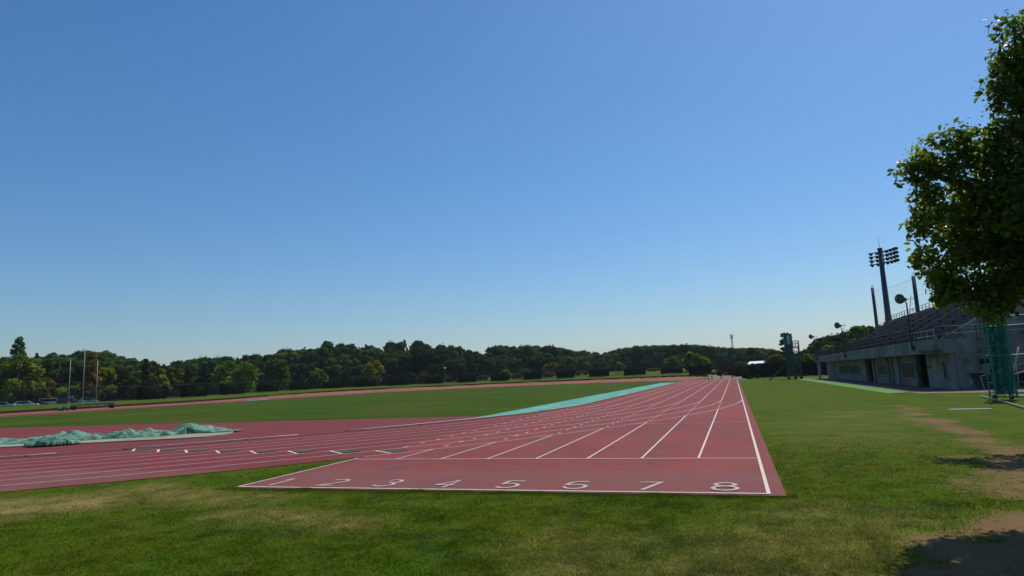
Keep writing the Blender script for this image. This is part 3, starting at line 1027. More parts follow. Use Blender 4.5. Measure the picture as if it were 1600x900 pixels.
def wood(name, label, profile, Dr, Df, color, th, seed, spacing=5.0, cone=.12, step=None):
    """profile: (px, ytop) of the skyline; ridge at distance Dr, foot at Df"""
    rng = np.random.default_rng(seed)
    pxs = np.array([p[0] for p in profile], float); ys = np.array([p[1] for p in profile], float)
    wm = (pxs[-1] - pxs[0]) / F_PX * Dr
    nc = int(wm / spacing); nr = max(4, int((Dr - Df) / (spacing * 1.25)))
    # terrain
    tp = np.linspace(pxs[0] - 30, pxs[-1] + 30, 70); tt = np.linspace(-.05, 1.6, 24)
    vv = []

    def ridge(px):
        y = np.interp(px, pxs, ys); q = at(px, y, Dr); return q

    def terr(px, t):
        q = ridge(px); d = q[:2] - CAM[:2]; d = d / np.linalg.norm(d)
        DD = Df + (Dr - Df) * t
        zr = max(1.5, q[2] - th * .97)
        z = 1.0 + (zr - 1.0) * (min(t, 1.0) ** .85) if t > 0 else 1.0
        if t > 1: z = zr - (zr - 1.0) * ((t - 1) / .6) ** 1.2
        return np.array([CAM[0] + d[0] * DD, CAM[1] + d[1] * DD, z])
    for px in tp:
        for t in tt:
            p = terr(float(np.clip(px, pxs[0], pxs[-1])), t)
            if px < pxs[0] or px > pxs[-1]:
                p2 = terr(pxs[0] if px < pxs[0] else pxs[-1], t)
                q = at(px, 560, hypot(p2[0] - CAM[0], p2[1] - CAM[1])); p = np.array([q[0], q[1], max(.4, p2[2] * .4)])
            vv.append(p)
    vv = np.array(vv); n2 = len(tt)
    ii = np.arange(len(tp) * n2).reshape(len(tp), n2)
    fq = np.stack([ii[:-1, :-1], ii[1:, :-1], ii[1:, 1:], ii[:-1, 1:]], -1).reshape(-1, 4)
    hm = np_mesh('hill', vv, fq, M['hill'], True)
    ho = link(bpy.data.objects.new('hill', hm)); tag(ho, kind='structure')
    Vs, Ts, Fs, Ws = [], [], [], []; b = 0
    for i in range(nc):
        for j in range(nr):
            t = (j + rng.uniform(-.45, .45)) / (nr - 1); t = float(np.clip(t, -.02, 1.02))
            px = pxs[0] + (i + .5 + rng.uniform(-.6, .6)) / nc * (pxs[-1] - pxs[0])
            p = terr(px, t)
            h = th * (rng.uniform(.62, 1.15) if t < .82 else rng.uniform(.84, 1.03))
            zmax = at(px, float(np.interp(px, pxs, ys)) + 1.0, hypot(p[0] - CAM[0], p[1] - CAM[1]))[2]
            h = min(h, max(3.0, (zmax - p[2]) * rng.uniform(.94, 1.04)))
            wd = h * rng.uniform(.85, 1.35)
            isc = rng.random() < cone
            pr = PROTO[4] if isc else PROTO[[0, 1, 2, 3, 5, 6][rng.integers(0, 6)]]
            if isc: wd = h * .58; h *= 1.06
            a = rng.uniform(0, 2 * pi); ca, sa = cos(a), sin(a)
            v = pr[0] * np.array([wd, wd, h * .98])
            v = np.stack([v[:, 0] * ca - v[:, 1] * sa, v[:, 0] * sa + v[:, 1] * ca, v[:, 2]], -1) + p + np.array([0, 0, h * .02])
            tb = rng.normal(.02, .22) - (.25 if isc else 0)
            Vs.append(v.astype(np.float32)); Ts.append(np.clip(pr[1] * .7 + .15 + tb, 0, 1)); Fs.append(pr[2] + b); b += len(v); Ws.append(np.full(len(v), 0. if isc else max(0., rng.normal(.08, .30))))
    me = np_mesh(name, np.concatenate(Vs), np.concatenate(Fs), M['wood'], False, {'tone': np.concatenate(Ts), 'warm': np.concatenate(Ws)})
    o = link(bpy.data.objects.new(name, me)); o.color = (*color, 1)
    tag(o, label, 'woodland', kind='stuff')
    return o


wood('woodland', 'dark rounded woodland on the left hill behind the white poles',
     [(-70, 560), (0, 557), (30, 557), (50, 553), (75, 549), (100, 549), (130, 546), (150, 545), (175, 548), (195, 556), (215, 559), (235, 561), (250, 567), (268, 571), (290, 580)], 400, 215, (.032, .060, .014), 13, 1, 9.5, .04)
wood('woodland', 'dark woodland of mixed crowns and conifers on the central hill',
     [(262, 572), (275, 564), (285, 557), (300, 553), (330, 555), (345, 553), (365, 555), (380, 550), (400, 552), (430, 549), (445, 545), (455, 541), (470, 545), (485, 538), (495, 541), (510, 530), (530, 531), (550, 532), (565, 538), (580, 533), (600, 537), (615, 531), (640, 531), (655, 530), (670, 535), (700, 535), (720, 537), (738, 542), (750, 550), (762, 562)], 330, 236, (.030, .058, .013), 12.5, 2, 8.2, .10)
wood('woodland', 'dark green woodland on the low hill right of the central hill',
     [(742, 552), (755, 544), (780, 536), (800, 538), (835, 536), (860, 536), (875, 539), (895, 546), (910, 545), (922, 548), (934, 555), (945, 564)], 430, 256, (.028, .056, .016), 13, 3, 9.5, .02)
wood('woodland', 'hazy blue green woodland on the farthest ridge with the mast',
     [(915, 566), (928, 559), (941, 553), (955, 546), (985, 540), (1010, 538), (1050, 537), (1075, 536), (1100, 538), (1130, 541), (1150, 542), (1180, 542), (1205, 544), (1230, 549), (1265, 556)], 760, 300, (.028, .060, .016), 13.5, 4, 11.0, .05)
wood('woodland', 'dark woodland on the hill behind the stand',
     [(1248, 560), (1258, 548), (1270, 535), (1285, 524), (1300, 518), (1320, 513), (1345, 508), (1365, 509), (1385, 512), (1420, 520), (1470, 530)], 300, 175, (.028, .054, .014), 10, 5, 6.0, .15)

# ------------------------------------------------------------------ hedges on the bank
def contour(px, e):
    """point on the ray through pixel column px that lies e metres outside the oval (far side)"""
    lo, hi = 60., 400.
    for _ in range(60):
        mdl = (lo + hi) / 2; q = at(px, 590, mdl)
        yc = min(max(q[1], Y0), Y1)
        inside = hypot(q[0] - CX, q[1] - yc) - ROUT < e
        if inside: lo = mdl
        else: hi = mdl
    return at(px, 590, lo)


def hedge(x0, x1, ytop, e, label, depth=1.6, D=None, zb=None, color=(.016, .024, .010), group='clipped hedges on the bank'):
    a = contour(x0, e) if D is None else at(x0, 590, D)
    b = contour(x1, e) if D is None else at(x1, 590, D)
    c = (a + b) / 2; d = b - a; L = hypot(d[0], d[1]); rz = atan2(d[1], d[0])
    DD = hypot(c[0] - CAM[0], c[1] - CAM[1])
    zt = at((x0 + x1) / 2, ytop, DD)[2]
    z0 = float(ground_z(c[0], c[1])) if zb is None else zb
    H = zt - z0
    rng = np.random.default_rng(int(x0) + 5)
    root = empty('clipped_hedge', (c[0], c[1], z0), rz); tag(root, label, 'hedge', group)
    # foliage: a dense clipped shell of leaf clumps over a lumpy core
    n = int(220 * L / 5)
    P = rng.uniform(-1, 1, (n, 3)); ax = rng.integers(0, 5, n)
    for i, k in enumerate(ax):
        if k == 0: P[i, 1] = -1
        elif k == 1: P[i, 1] = 1
        elif k == 2: P[i, 0] = 1
        elif k == 3: P[i, 0] = -1
        else: P[i, 2] = 1
    C = P * np.array([L / 2 - .1, depth / 2 - .1, H / 2 - .1]) + np.array([0, 0, H / 2])
    q, t = leaf_quads(rng, C, np.full(n, .20), 7, .16, flat=1.0)
    V = [q.reshape(-1, 3)]; T = [np.repeat(t, 4)]
    ar = np.arange(len(q) * 4).reshape(-1, 4)
    F = [np.concatenate([ar[:, [0, 1, 2]], ar[:, [0, 2, 3]]])]
    mb = MB().box((0, 0, H / 2), (L - .25, depth - .25, H - .2), bev=.15)
    cv = np.array(mb.v); b_ = len(q) * 4; tri = []
    for fc_ in mb.f:
        for j in range(1, len(fc_) - 1): tri.append((fc_[0] + b_, fc_[j] + b_, fc_[j + 1] + b_))
    V.append(cv); T.append(np.full(len(cv), .3)); F.append(np.array(tri))
    me = np_mesh('foliage', np.concatenate(V), np.concatenate(F), M['hedge'], False, {'tone': np.concatenate(T)})
    fo = link(bpy.data.objects.new('foliage', me), root); fo.color = (*color, 1)
    for k in (-.3, 0, .3):
        MB().tube([(L * k, 0, -.1), (L * k, 0, H * .5)], .04, 5).build('stem', M['bark'], root)
    return root


ORD = ['nearest', 'second', 'third', 'fourth', 'fifth', 'sixth', 'seventh', 'eighth', 'ninth', 'tenth', 'eleventh', 'twelfth', 'thirteenth', 'fourteenth', 'fifteenth', 'sixteenth', 'seventeenth']
HX = [(218, 258, 604), (287, 322, 602), (348, 379, 601), (404, 433, 599), (455, 484, 597.5), (506, 535, 596), (556, 586, 593), (606, 637, 591.5), (664, 692, 589), (716, 744, 587), (767, 795, 584.5), (819, 846, 581.5), (870, 898, 580), (922, 951, 578), (977, 1008, 577), (1035, 1065, 575.5)]
for i, (a, b, yt) in enumerate(HX):
    k = len(HX) - 1 - i
    nm = ORD[k + 1] if k + 1 < len(ORD) else ORD[-1]
    lab = 'dark clipped hedge block on the bank, %s one left of the beige path' % nm
    if i == 0: lab = 'leftmost and widest dark clipped hedge block on the bank'
    hedge(a, b, yt, 17.5, lab)
hedge(1081, 1109, 571, 14.5, 'tallest dark clipped hedge block right beside the beige path', depth=2.2)
hedge(1166, 1300, 570.5, 0, 'long dark clipped hedge behind the green timing tower', D=128, zb=0, group=None) if False else None

# long hedge behind the tower: straight in the world, facing the field
def straight_hedge(p0, p1, H, label):
    c = (np.array(p0) + np.array(p1)) / 2; d = np.array(p1) - np.array(p0); L = hypot(d[0], d[1])
    rng = np.random.default_rng(77)
    root = empty('clipped_hedge', (c[0], c[1], 0), atan2(d[1], d[0])); tag(root, label, 'hedge')
    n = 1100; depth = 1.6
    P = rng.uniform(-1, 1, (n, 3)); k = rng.integers(0, 4, n)
    P[k <= 1, 1] = -1; P[k == 2, 2] = 1; P[k == 3, 1] = 1
    C = P * np.array([L / 2, depth / 2 - .1, H / 2 - .1]) + np.array([0, 0, H / 2])
    q, t = leaf_quads(rng, C, np.full(n, .24), 8, .16, flat=1.0)
    ar = np.arange(len(q) * 4).reshape(-1, 4)
    mb = MB().box((0, 0, H / 2), (L, depth - .3, H - .2), bev=.15)
    cv = np.array(mb.v); tri = [(f_[0] + len(q) * 4, f_[j] + len(q) * 4, f_[j + 1] + len(q) * 4) for f_ in mb.f for j in range(1, len(f_) - 1)]
    me = np_mesh('foliage', np.concatenate([q.reshape(-1, 3), cv]), np.concatenate([ar[:, [0, 1, 2]], ar[:, [0, 2, 3]], np.array(tri)]), M['hedge'], False, {'tone': np.concatenate([np.repeat(t, 4), np.full(len(cv), .3)])})
    fo = link(bpy.data.objects.new('foliage', me), root); fo.color = (.014, .022, .010, 1)
    for k in (-.4, -.13, .13, .4):
        MB().tube([(L * k, 0, -.1), (L * k, 0, H * .5)], .05, 5).build('stem', M['bark'], root)


straight_hedge((12.6, 122.5), (34, 119.5), 2.7, 'long dark clipped hedge behind the green timing tower')

# ------------------------------------------------------------------ fence behind the hedges
fr = empty('chain_link_fence', (0, 0, 0)); tag(fr, 'long dark chain link fence on the bank behind the hedge blocks', 'fence')
fpts = []
s_tot = 95 + pi * (ROUT + 21) * .60
for s in np.arange(0, s_tot, 2.9):
    if s < 95: fpts.append((CX - ROUT - 21, 14 + s))
    else:
        a = pi - (s - 95) / (ROUT + 21); fpts.append((CX + (ROUT + 21) * cos(a), Y1 + (ROUT + 21) * sin(a)))
fz = [float(ground_z(x, y)) for x, y in fpts]
mpost = MB().tube([(0, 0, -.2), (0, 0, 2.75)], .045, 6).mesh('post', M['steel_brown'])
for (x, y), z in zip(fpts, fz):
    po = link(bpy.data.objects.new('post', mpost), fr); po.location = (x, y, z)
mb = MB()
for hh in (2.72, .08): mb.tube([(x, y, z + hh) for (x, y), z in zip(fpts, fz)], .04, 5)
mb.build('rail', M['steel_brown'], fr)
mb = MB()
for hh in np.arange(.3, 2.7, .3): mb.tube([(x, y, z + hh) for (x, y), z in zip(fpts, fz)], .008, 3)
for (x0, y0), (x1, y1), z in zip(fpts[:-1], fpts[1:], fz[:-1]):
    for k in range(1, 10):
        x = x0 + (x1 - x0) * k / 10; y = y0 + (y1 - y0) * k / 10
        mb.tube([(x, y, z + .1), (x, y, z + 2.7)], .008, 3, cap=False)
mb.build('wire_mesh', M['steel_dark'], fr)

# ------------------------------------------------------------------ beige path with posts, red shrub, white roof, lamp, tower on ridge
qa, qb = at(1109, 592, 124), at(1167, 592, 122); qc, qd = at(1165, 587, 156), at(1107, 587, 158)
o = MB().add([(qa[0], qa[1], .012), (qb[0], qb[1], .012), (qc[0], qc[1], .78), (qd[0], qd[1], .78)], [(0, 1, 2, 3)]).build('path', M['beige']); tag(o, kind='structure')
for px, lab in ((1112.5, 'dark short bollard at the left end of the beige path'), (1127, 'dark short bollard second from the left on the beige path'), (1144.5, 'dark short bollard third from the left on the beige path'), (1161, 'dark short bollard at the right end of the beige path')):
    q = at(px, 591, 130)
    b_ = empty('bollard', (q[0], q[1], .12)); tag(b_, lab, 'bollard', 'bollards on the beige path')
    MB().tube([(0, 0, -.1), (0, 0, .62)], .09, 8).build('post', M['steel_dark'], b_); MB().tube([(0, 0, .62), (0, 0, .70)], [.10, .05], 8).build('cap', M['steel_dark'], b_)


def shrub(name, px0, px1, ytop, D, mat, color, label, zb=None):
    a = at((px0 + px1) / 2, ytop, D); zdep = float((a - CAM) @ FW); W_ = (px1 - px0) * zdep / F_PX
    z0 = float(ground_z(a[0], a[1])) if zb is None else zb
    root = empty(name, (a[0], a[1], z0)); tag(root, label, 'shrub')
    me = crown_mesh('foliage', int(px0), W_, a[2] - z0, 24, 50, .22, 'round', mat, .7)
    fo = link(bpy.data.objects.new('foliage', me), root); fo.color = (*color, 1)
    for k in range(3):
        MB().tube([(0, 0, -.1), (W_ * .3 * cos(k * 2.1), W_ * .3 * sin(k * 2.1), (a[2] - z0) * .6)], .04, 5).build('stem', M['bark'], root)



shrub('red_shrub', 1146, 1164, 573, 140, M['shrub_red'], (1, 1, 1), 'dark red leaved shrub above the right end of the beige path')
shrub('red_shrub', 1118, 1150, 576, 150, M['shrub_red'], (1, 1, 1), 'wide brownish red shrub behind the middle of the beige path')
shrub('green_shrub', 1160, 1188, 571, 127, M['hedge'], (.02, .04, .012), 'dark green shrub at the left end of the long hedge')
shrub('green_shrub', 1112, 1150, 579, 164, M['leaf'], (.06, .075, .02), 'low olive shrub behind the upper end of the beige path')
for px, yt, cc, lab in ((650, 590, (.09, .11, .03), 'low olive bush left of the street lamp between hedge blocks'), (704, 588, (.07, .10, .03), 'low green bush right below the street lamp between hedge blocks'), (755, 586, (.08, .11, .03), 'low bush in the hedge gap left of the light green shrubby tree'), (808, 584, (.07, .09, .025), 'low bush in the hedge gap right of the light green shrubby tree'), (858, 581, (.11, .10, .03), 'low tan bush in the hedge gap below the flat topped tan tree'), (910, 580, (.08, .10, .03), 'low bush in the hedge gap right of the tan tree'), (1022, 577, (.09, .10, .03), 'low bush in the hedge gap left of the green dome tree')):
    shrub('low_bush', px - 11, px + 11, yt, 208, M['leaf'], cc, lab)


q = at(1183, 569, 172)
bd = empty('white_roofed_building', (q[0], q[1], -.35), -.2); tag(bd, 'small building with a bright white roof behind the long hedge', 'building')
MB().box((0, 0, 1.6), (3.0, 4.4, 3.2)).build('wall', M['wall_white'], bd)
MB().prism([(-2.6, 3.203), (2.6, 3.203), (2.6, 3.3), (0, 3.95), (-2.6, 3.3)], 'x', -1.75, 1.75).build('roof', M['white_roof'], bd)
MB().box((0, -2.22, 1.6), (1.2, .06, 1.2)).build('window', M['glass'], bd)

q = at(695, 575, 226); zg_ = 1.1
lp = empty('street_lamp', (q[0], q[1], zg_)); tag(lp, 'street lamp with a pale globe in front of the central wood', 'street lamp')
MB().tube([(0, 0, 0), (0, 0, q[2] - zg_ - .3)], [.09, .06], 8).build('pole', M['steel_grey'], lp)
sp = MB()
for i in range(9):
    pass
sp.tube([(0, 0, q[2] - zg_ - .35), (0, 0, q[2] - zg_ - .2), (0, 0, q[2] - zg_), (0, 0, q[2] - zg_ + .2), (0, 0, q[2] - zg_ + .3)], [.12, .3, .36, .28, .08], 12)
sp.build('globe', M['white_roof'], lp, True)
q = at(662, 597, 214)
sg = empty('notice_post', (q[0], q[1], float(ground_z(q[0], q[1])))); tag(sg, 'short white notice post between two hedge blocks', 'sign post')
MB().tube([(0, 0, 0), (0, 0, 1.7)], .05, 6).build('post', M['steel_white'], sg)
MB().box((0, -.06, 1.45), (.5, .05, .7), bev=.01).build('panel', M['steel_white'], sg)

# telecom mast on the farthest ridge
b_ = at(1145, 548, 790); t_ = at(1145, 523, 790)
mr = empty('telecom_mast', (b_[0], b_[1], b_[2])); tag(mr, 'slim telecom mast with antenna rings on the farthest ridge', 'mast')
H = t_[2] - b_[2]
mb = MB()
for k in range(4):
    a = k * pi / 2 + .4
    mb.tube([(1.4 * cos(a), 1.4 * sin(a), -4), (.55 * cos(a), .55 * sin(a), H * .93)], .16, 5)
for z in np.arange(0, H * .9, 1.6):
    rr = 1.4 - .85 * z / (H * .93)
    for k in range(4):
        a = k * pi / 2 + .4; a2 = a + pi / 2; r2 = 1.4 - .85 * min(1, (z + 1.6) / (H * .93))
        mb.tube([(rr * cos(a), rr * sin(a), z), (r2 * cos(a2), r2 * sin(a2), z + 1.6)], .08, 4)
mb.build('lattice', M['steel_grey'], mr)
mb = MB()
for z in (H * .80, H * .95):
    mb.tube([(0, 0, z), (0, 0, z + .25)], 1.5, 12)
    for k in range(8):
        a = k * pi / 4; mb.box((1.7 * cos(a), 1.7 * sin(a), z + .6), (.35, .35, 2.0), a)
mb.build('antenna_ring', M['steel_grey'], mr)

# ------------------------------------------------------------------ left: three poles, lying frame, cars, boards
for i, (px, yb, yt, lab) in enumerate(((107, 630, 563, 'slim white pole, left and shorter of the three on the bank'), (129, 629.5, 546, 'tallest slim white pole, middle of the three on the bank'), (150, 628.5, 563.5, 'slim white pole, right of the three, before the orange tree'))):
    b_ = at(px, yb, 141); zt = at(px + .5, yt, 141)[2]
    zb = float(ground_z(b_[0], b_[1]))
    pr = empty('flagpole', (b_[0], b_[1], zb)); tag(pr, lab, 'flagpole', 'white poles on the bank')
    MB().tube([(0, 0, -.1), (0, 0, zt - zb)], [.042, .028], 8).build('pole', M['steel_white'], pr, True)
    MB().tube([(0, 0, 0), (0, 0, .25)], .16, 8).build('base', M['concrete_pale'], pr)
    MB().tube([(0, 0, zt - zb), (0, 0, zt - zb + .12)], [.09, .05], 8).build('finial', M['steel_white'], pr)

a = at(86, 637, 119); b = at(178, 632, 119)
lf = empty('lying_frame', (a[0], a[1], float(ground_z(a[0], a[1])) + .05)); tag(lf, 'long dark steel frame lying low at the edge of the back straight', 'lying frame')
d = b - a; L = hypot(d[0], d[1]); lf.rotation_euler = (0, 0, atan2(d[1], d[0]))
mb = MB()
mb.tube([(2, 0, .75), (L, 0, .85)], .10, 8); mb.tube([(2, 1.2, .35), (L, 1.2, .45)], .09, 8)
for t in np.linspace(2, L, 6): mb.tube([(t, 0, .78), (t, 1.2, .38)], .05, 6)
mb.build('beam', M['orange'], lf)
mb = MB()
for t in (2.0, L - .6):
    mb.box((t + .3, -.1, .45), (.9, .5, .75), bev=.2)
mb.build('counterweight', M['rubber'], lf)
mb = MB()
for k in range(5): mb.box((.2 + .33 * k, .2 * sin(k), .35 + .1 * cos(k * 2)), (.5, .7, .55), .3 * k, bev=.18)
mb.build('net_bundle', M['net_green'], lf)

a = at(385, 622.5, 118); b = at(420, 620.3, 118)
wb = empty('white_board', (a[0], a[1], float(apron_z(a[0], a[1])) + .01)); tag(wb, 'long white board lying flat at the edge of the back straight', 'board')
d = b - a; L = hypot(d[0], d[1]); wb.rotation_euler = (0, 0, atan2(d[1], d[0]))
MB().box((L / 2, 0, .12), (L, .5, .22), bev=.03).build('board', M['steel_white'], wb)
for t in (.1, .5, .9): MB().box((L * t, .3, .1), (.08, .3, .16)).build('bracket', M['steel_grey'], wb)


def make_car(kind, paint):
    """saloon or boxy car; length along x"""
    root = empty('parked_car')
    van = kind == 'van'
    prof = [(-2.1, .32), (2.1, .32), (2.15, .62), (2.0, .82), (1.15, .92), (.55, 1.42), (-1.25, 1.46), (-1.95, .98), (-2.15, .85)] if not van else [(-2.0, .32), (1.95, .32), (2.0, .7), (1.75, .98), (1.25, 1.72), (-1.9, 1.78), (-2.05, 1.0)]
    mb = MB()
    n = len(prof)
    hw = .84
    rows = [(-hw, 1), (-hw + .06, 1.0), (hw - .06, 1.0), (hw, 1)]
    def yy(s, z): return s * (hw - max(0, z - .9) * .22)
    vs = [(x, yy(-1, z), z) for x, z in prof] + [(x, yy(1, z), z) for x, z in prof]
    mb.add(vs, [tuple(range(n)), tuple(range(2 * n - 1, n - 1, -1))] + [(i, i + n, (i + 1) % n + n, (i + 1) % n) for i in range(n)])
    mb.build('body', paint, root)
    for s in (-1, 1):
        g = [(.42, 1.36), (-1.15, 1.39), (-1.6, .98), (.95, .95)] if not van else [(1.1, 1.62), (-1.75, 1.66), (-1.8, 1.08), (1.5, 1.05)]
        MB().add([(x, yy(s, z) + s * .012, z) for x, z in g], [(0, 1, 2, 3)]).build('side_window', M['glass'], root)
    e = (1.12, .96, .60, 1.39) if not van else (1.70, 1.04, 1.28, 1.68)
    MB().add([(e[0], -.66, e[1]), (e[0], .66, e[1]), (e[2], .58, e[3]), (e[2], -.58, e[3])], [(0, 1, 2, 3)]).build('windscreen', M['glass'], root).location = (.02, 0, .015)
    for x in (-1.3, 1.3):
        for s in (-1, 1):
            wl = MB().tube([(x, s * .68, .32), (x, s * .87, .32)], .32, 14).build('wheel', M['rubber'], root)
            MB().tube([(x, s * .86, .32), (x, s * .885, .32)], .19, 10).build('rim', M['steel_grey'], wl)
    for s in (-1, 1):
        MB().box((2.08, s * .58, .70), (.08, .34, .14), bev=.02).build('headlight', M['lamp_face'], root)
        MB().box((-2.08, s * .62, .88 if not van else 1.0), (.08, .26, .16), bev=.02).build('tail_light', M['shrub_red'] if False else M['bench'], root)
    return root


M['car_silver'] = mat_car('silver_car_paint', (.42, .44, .46)); M['car_white'] = mat_car('white_car_paint', (.75, .75, .75))
M['car_black'] = mat_car('black_car_paint', (.012, .012, .014)); M['car_blue'] = mat_car('pale_blue_car_paint', (.30, .42, .52)); M['car_red'] = mat_car('maroon_car_paint', (.10, .02, .02))
for px, D_, kind, paint, rz, lab in ((5, 166, 'car', 'car_silver', .75, 'silver car parked at the far left edge behind the bank'),
                                     (16, 172, 'car', 'car_black', .9, 'black car parked right of the silver car'),
                                     (41, 166, 'car', 'car_white', .75, 'white car parked under the broad olive tree'),
                                     (58, 168, 'car', 'car_black', .8, 'dark car parked under the small yellowish tree'),
                                     (78, 184, 'van', 'car_white', .8, 'white boxy car parked farther back behind the dark car'),
                                     (103, 178, 'van', 'car_black', 2.0, 'dark boxy car parked behind the left white pole'),
                                     (118, 190, 'van', 'car_white', 1.9, 'white roofed van parked between the two left poles'),
                                     (139, 182, 'car', 'car_blue', .9, 'pale blue car parked between the two right poles')):
    q = at(px, 625, D_)
    cr = make_car(kind, M[paint]); cr.location = (q[0], q[1], float(ground_z(q[0], q[1])) + .05 + (.25 if px == 118 else 0)); cr.rotation_euler = (0, 0, rz)
    tag(cr, lab, 'car', 'cars parked beyond the bank')

# ------------------------------------------------------------------ tarpaulin on the pad
padpoly = [(-34, -1.2), (-26.5, 1.15), (-19.0, 3.95), (-14.9, 5.75), (-12.6, 6.7), (-11.9, 7.3), (-11.75, 8.2), (-12.1, 9.3), (-12.9, 10.2), (-14.4, 9.9), (-17.3, 8.2), (-20.5, 6.5), (-24.4, 4.7), (-35, 1.0)]
o = MB().prism(padpoly, 'z', -.05, .05).build('pale_pad', M['pad']); tag(o, 'pale grey green pad set in the red area inside the bend', 'pad')


def tarp_mesh(name, path, widths, seed, hmax, mat, nu=150, nv=46, bumps=()):
    rng = np.random.default_rng(seed)
    P = np.array(path, float); seg = np.r_[0, np.cumsum(np.linalg.norm(np.diff(P, axis=0), axis=1))]; seg /= seg[-1]
    u = np.linspace(0, 1, nu); v = np.linspace(-1, 1, nv)
    cx = np.interp(u, seg, P[:, 0]); cy = np.interp(u, seg, P[:, 1])
    tx = np.gradient(cx); ty = np.gradient(cy); l = np.hypot(tx, ty); nx_, ny_ = -ty / l, tx / l
    wd = np.interp(u, np.linspace(0, 1, len(widths)), widths)
    U, Vv = np.meshgrid(u, v, indexing='ij')
    ed = .18 * (vnoise(U * 40, Vv * 2 + 7, seed) - .5) + .12 * (vnoise(U * 90, Vv * 3, seed + 1) - .5)
    X_ = cx[:, None] + nx_[:, None] * Vv * (wd[:, None] / 2) * (1 + ed * 1.6)
    Y_ = cy[:, None] + ny_[:, None] * Vv * (wd[:, None] / 2) * (1 + ed * 1.6)

    def ridged(fx, fy, s):
        n = vnoise(X_ * fx + .6 * vnoise(X_ * .9, Y_ * .9, s + 9), Y_ * fy, s); return 1 - np.abs(2 * n - 1)
    # straight pleats in many directions, each limited to its own patch, as a crumpled stiff sheet makes them
    h = .16 * ridged(.40, .9, seed) ** 3
    for q in range(14):
        a = rng.uniform(0, pi); wl = [1.9, 1.5, 1.2, 1.0, .8, .65, .5][q % 7] * rng.uniform(.85, 1.2)
        ph = (X_ * cos(a) + Y_ * sin(a)) / wl + 1.1 * vnoise(X_ * .7, Y_ * .7, seed + 30 + q) + rng.random()
        tri = 1 - np.abs(2 * (ph - np.floor(ph)) - 1)
        mk = smooth(.52, .66, vnoise(X_ * .75 + q * 7.3, Y_ * .75, seed + 60 + q))
        h = h + .52 * wl ** .9 * tri ** 2.2 * mk * .34
    h = h + .05 * (1 - ridged(4.2, 5.4, seed + 5))
    env = np.clip((1 - Vv ** 2), 0, 1) ** .5 * np.clip(np.minimum(U, 1 - U) * 14, 0, 1)
    h = h * hmax * (.25 + .75 * env)
    for (bx_, by_, br, bh) in bumps:
        h = h + bh * np.exp(-((X_ - bx_) ** 2 + (Y_ - by_) ** 2) / br ** 2) * (.55 + .7 * ridged(1.7, 1.9, seed + 4))
    Zt = .065 + h * np.clip(env * 2.2, .04, 1)
    # pull folds sideways so they overhang
    X_ = X_ + .30 * h * (vnoise(X_ * 2.7, Y_ * 2.7, seed + 6) - .5) * 2; Y_ = Y_ - .55 * h * vnoise(X_ * 1.6, Y_ * 1.6, seed + 7)
    V = np.stack([X_, Y_, Zt], -1).reshape(-1, 3)
    ii = np.arange(nu * nv).reshape(nu, nv)
    F = np.stack([ii[:-1, :-1], ii[1:, :-1], ii[1:, 1:], ii[:-1, 1:]], -1).reshape(-1, 4)
    return np_mesh(name, V, F, mat, True)


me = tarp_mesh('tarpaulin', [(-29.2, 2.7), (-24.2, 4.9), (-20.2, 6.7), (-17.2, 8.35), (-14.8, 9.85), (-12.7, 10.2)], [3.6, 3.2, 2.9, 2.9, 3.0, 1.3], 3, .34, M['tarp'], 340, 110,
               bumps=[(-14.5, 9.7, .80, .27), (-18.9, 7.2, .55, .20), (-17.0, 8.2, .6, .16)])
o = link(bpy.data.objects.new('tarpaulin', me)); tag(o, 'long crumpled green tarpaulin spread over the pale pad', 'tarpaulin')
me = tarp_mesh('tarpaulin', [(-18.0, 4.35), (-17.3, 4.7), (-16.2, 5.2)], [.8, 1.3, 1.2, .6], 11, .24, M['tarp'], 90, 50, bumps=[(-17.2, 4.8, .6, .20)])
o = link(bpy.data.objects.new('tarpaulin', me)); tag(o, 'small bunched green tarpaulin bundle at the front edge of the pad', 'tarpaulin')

# ------------------------------------------------------------------ timing tower
tt = empty('timing_tower', (17.6, 92.4, 0)); tag(tt, 'tall dark green timing tower on wheels near the finish', 'tower')
gs = M['teal_steel']
mb = MB()
for x, y, h in ((-.55, -.5, 6.7), (.45, -.5, 6.7), (-.55, .5, 6.7), (.45, .5, 6.7), (1.35, -.5, 5.6), (1.35, .5, 5.6)):
    mb.box((x, y, h / 2 + .2), (.11, .11, h - .2))
for z in (.5, 1.7, 2.9, 4.1, 4.75):
    for y in (-.5, .5): mb.box((.4, y, z), (1.9, .07, .08))
    for x in (-.55, .45, 1.35): mb.box((x, 0, z), (.07, 1.0, .08))
for z0, z1 in ((.5, 1.7), (1.7, 2.9), (2.9, 4.1)):
    for y in (-.5, .5):
        mb.tube([(-.55, y, z0), (.45, y, z1)], .03, 5); mb.tube([(.45, y, z1), (1.35, y, z0)], .03, 5)
mb.build('frame', gs, tt)
MB().box((-.05, 0, 2.65), (.92, .92, 4.1)).build('cladding', gs, tt)
mb = MB(); mb.box((-.05, 0, 5.75), (1.12, 1.12, 2.0), bev=.03); mb.build('cabin', gs, tt)
MB().box((-.05, 0, 6.80), (1.25, 1.3, .08), bev=.02).build('cabin_roof', gs, tt)
MB().box((.0, -.58, 5.95), (.52, .03, 1.35)).build('pale_panel', mat_simple('pale_blue_panel', (.33, .40, .42), .4), tt)
MB().box((.45, 0, 4.84), (2.0, 1.1, .07)).build('platform', gs, tt)
mb = MB()
for x in (.6, .95, 1.35):
    for y in (-.5, .5): mb.tube([(x, y, 4.85), (x, y, 5.75)], .03, 5)
for z in (5.3, 5.75):
    mb.tube([(.45, -.5, z), (1.35, -.5, z), (1.35, .5, z), (.45, .5, z)], .03, 5)
mb.build('railing', gs, tt)
mb = MB()
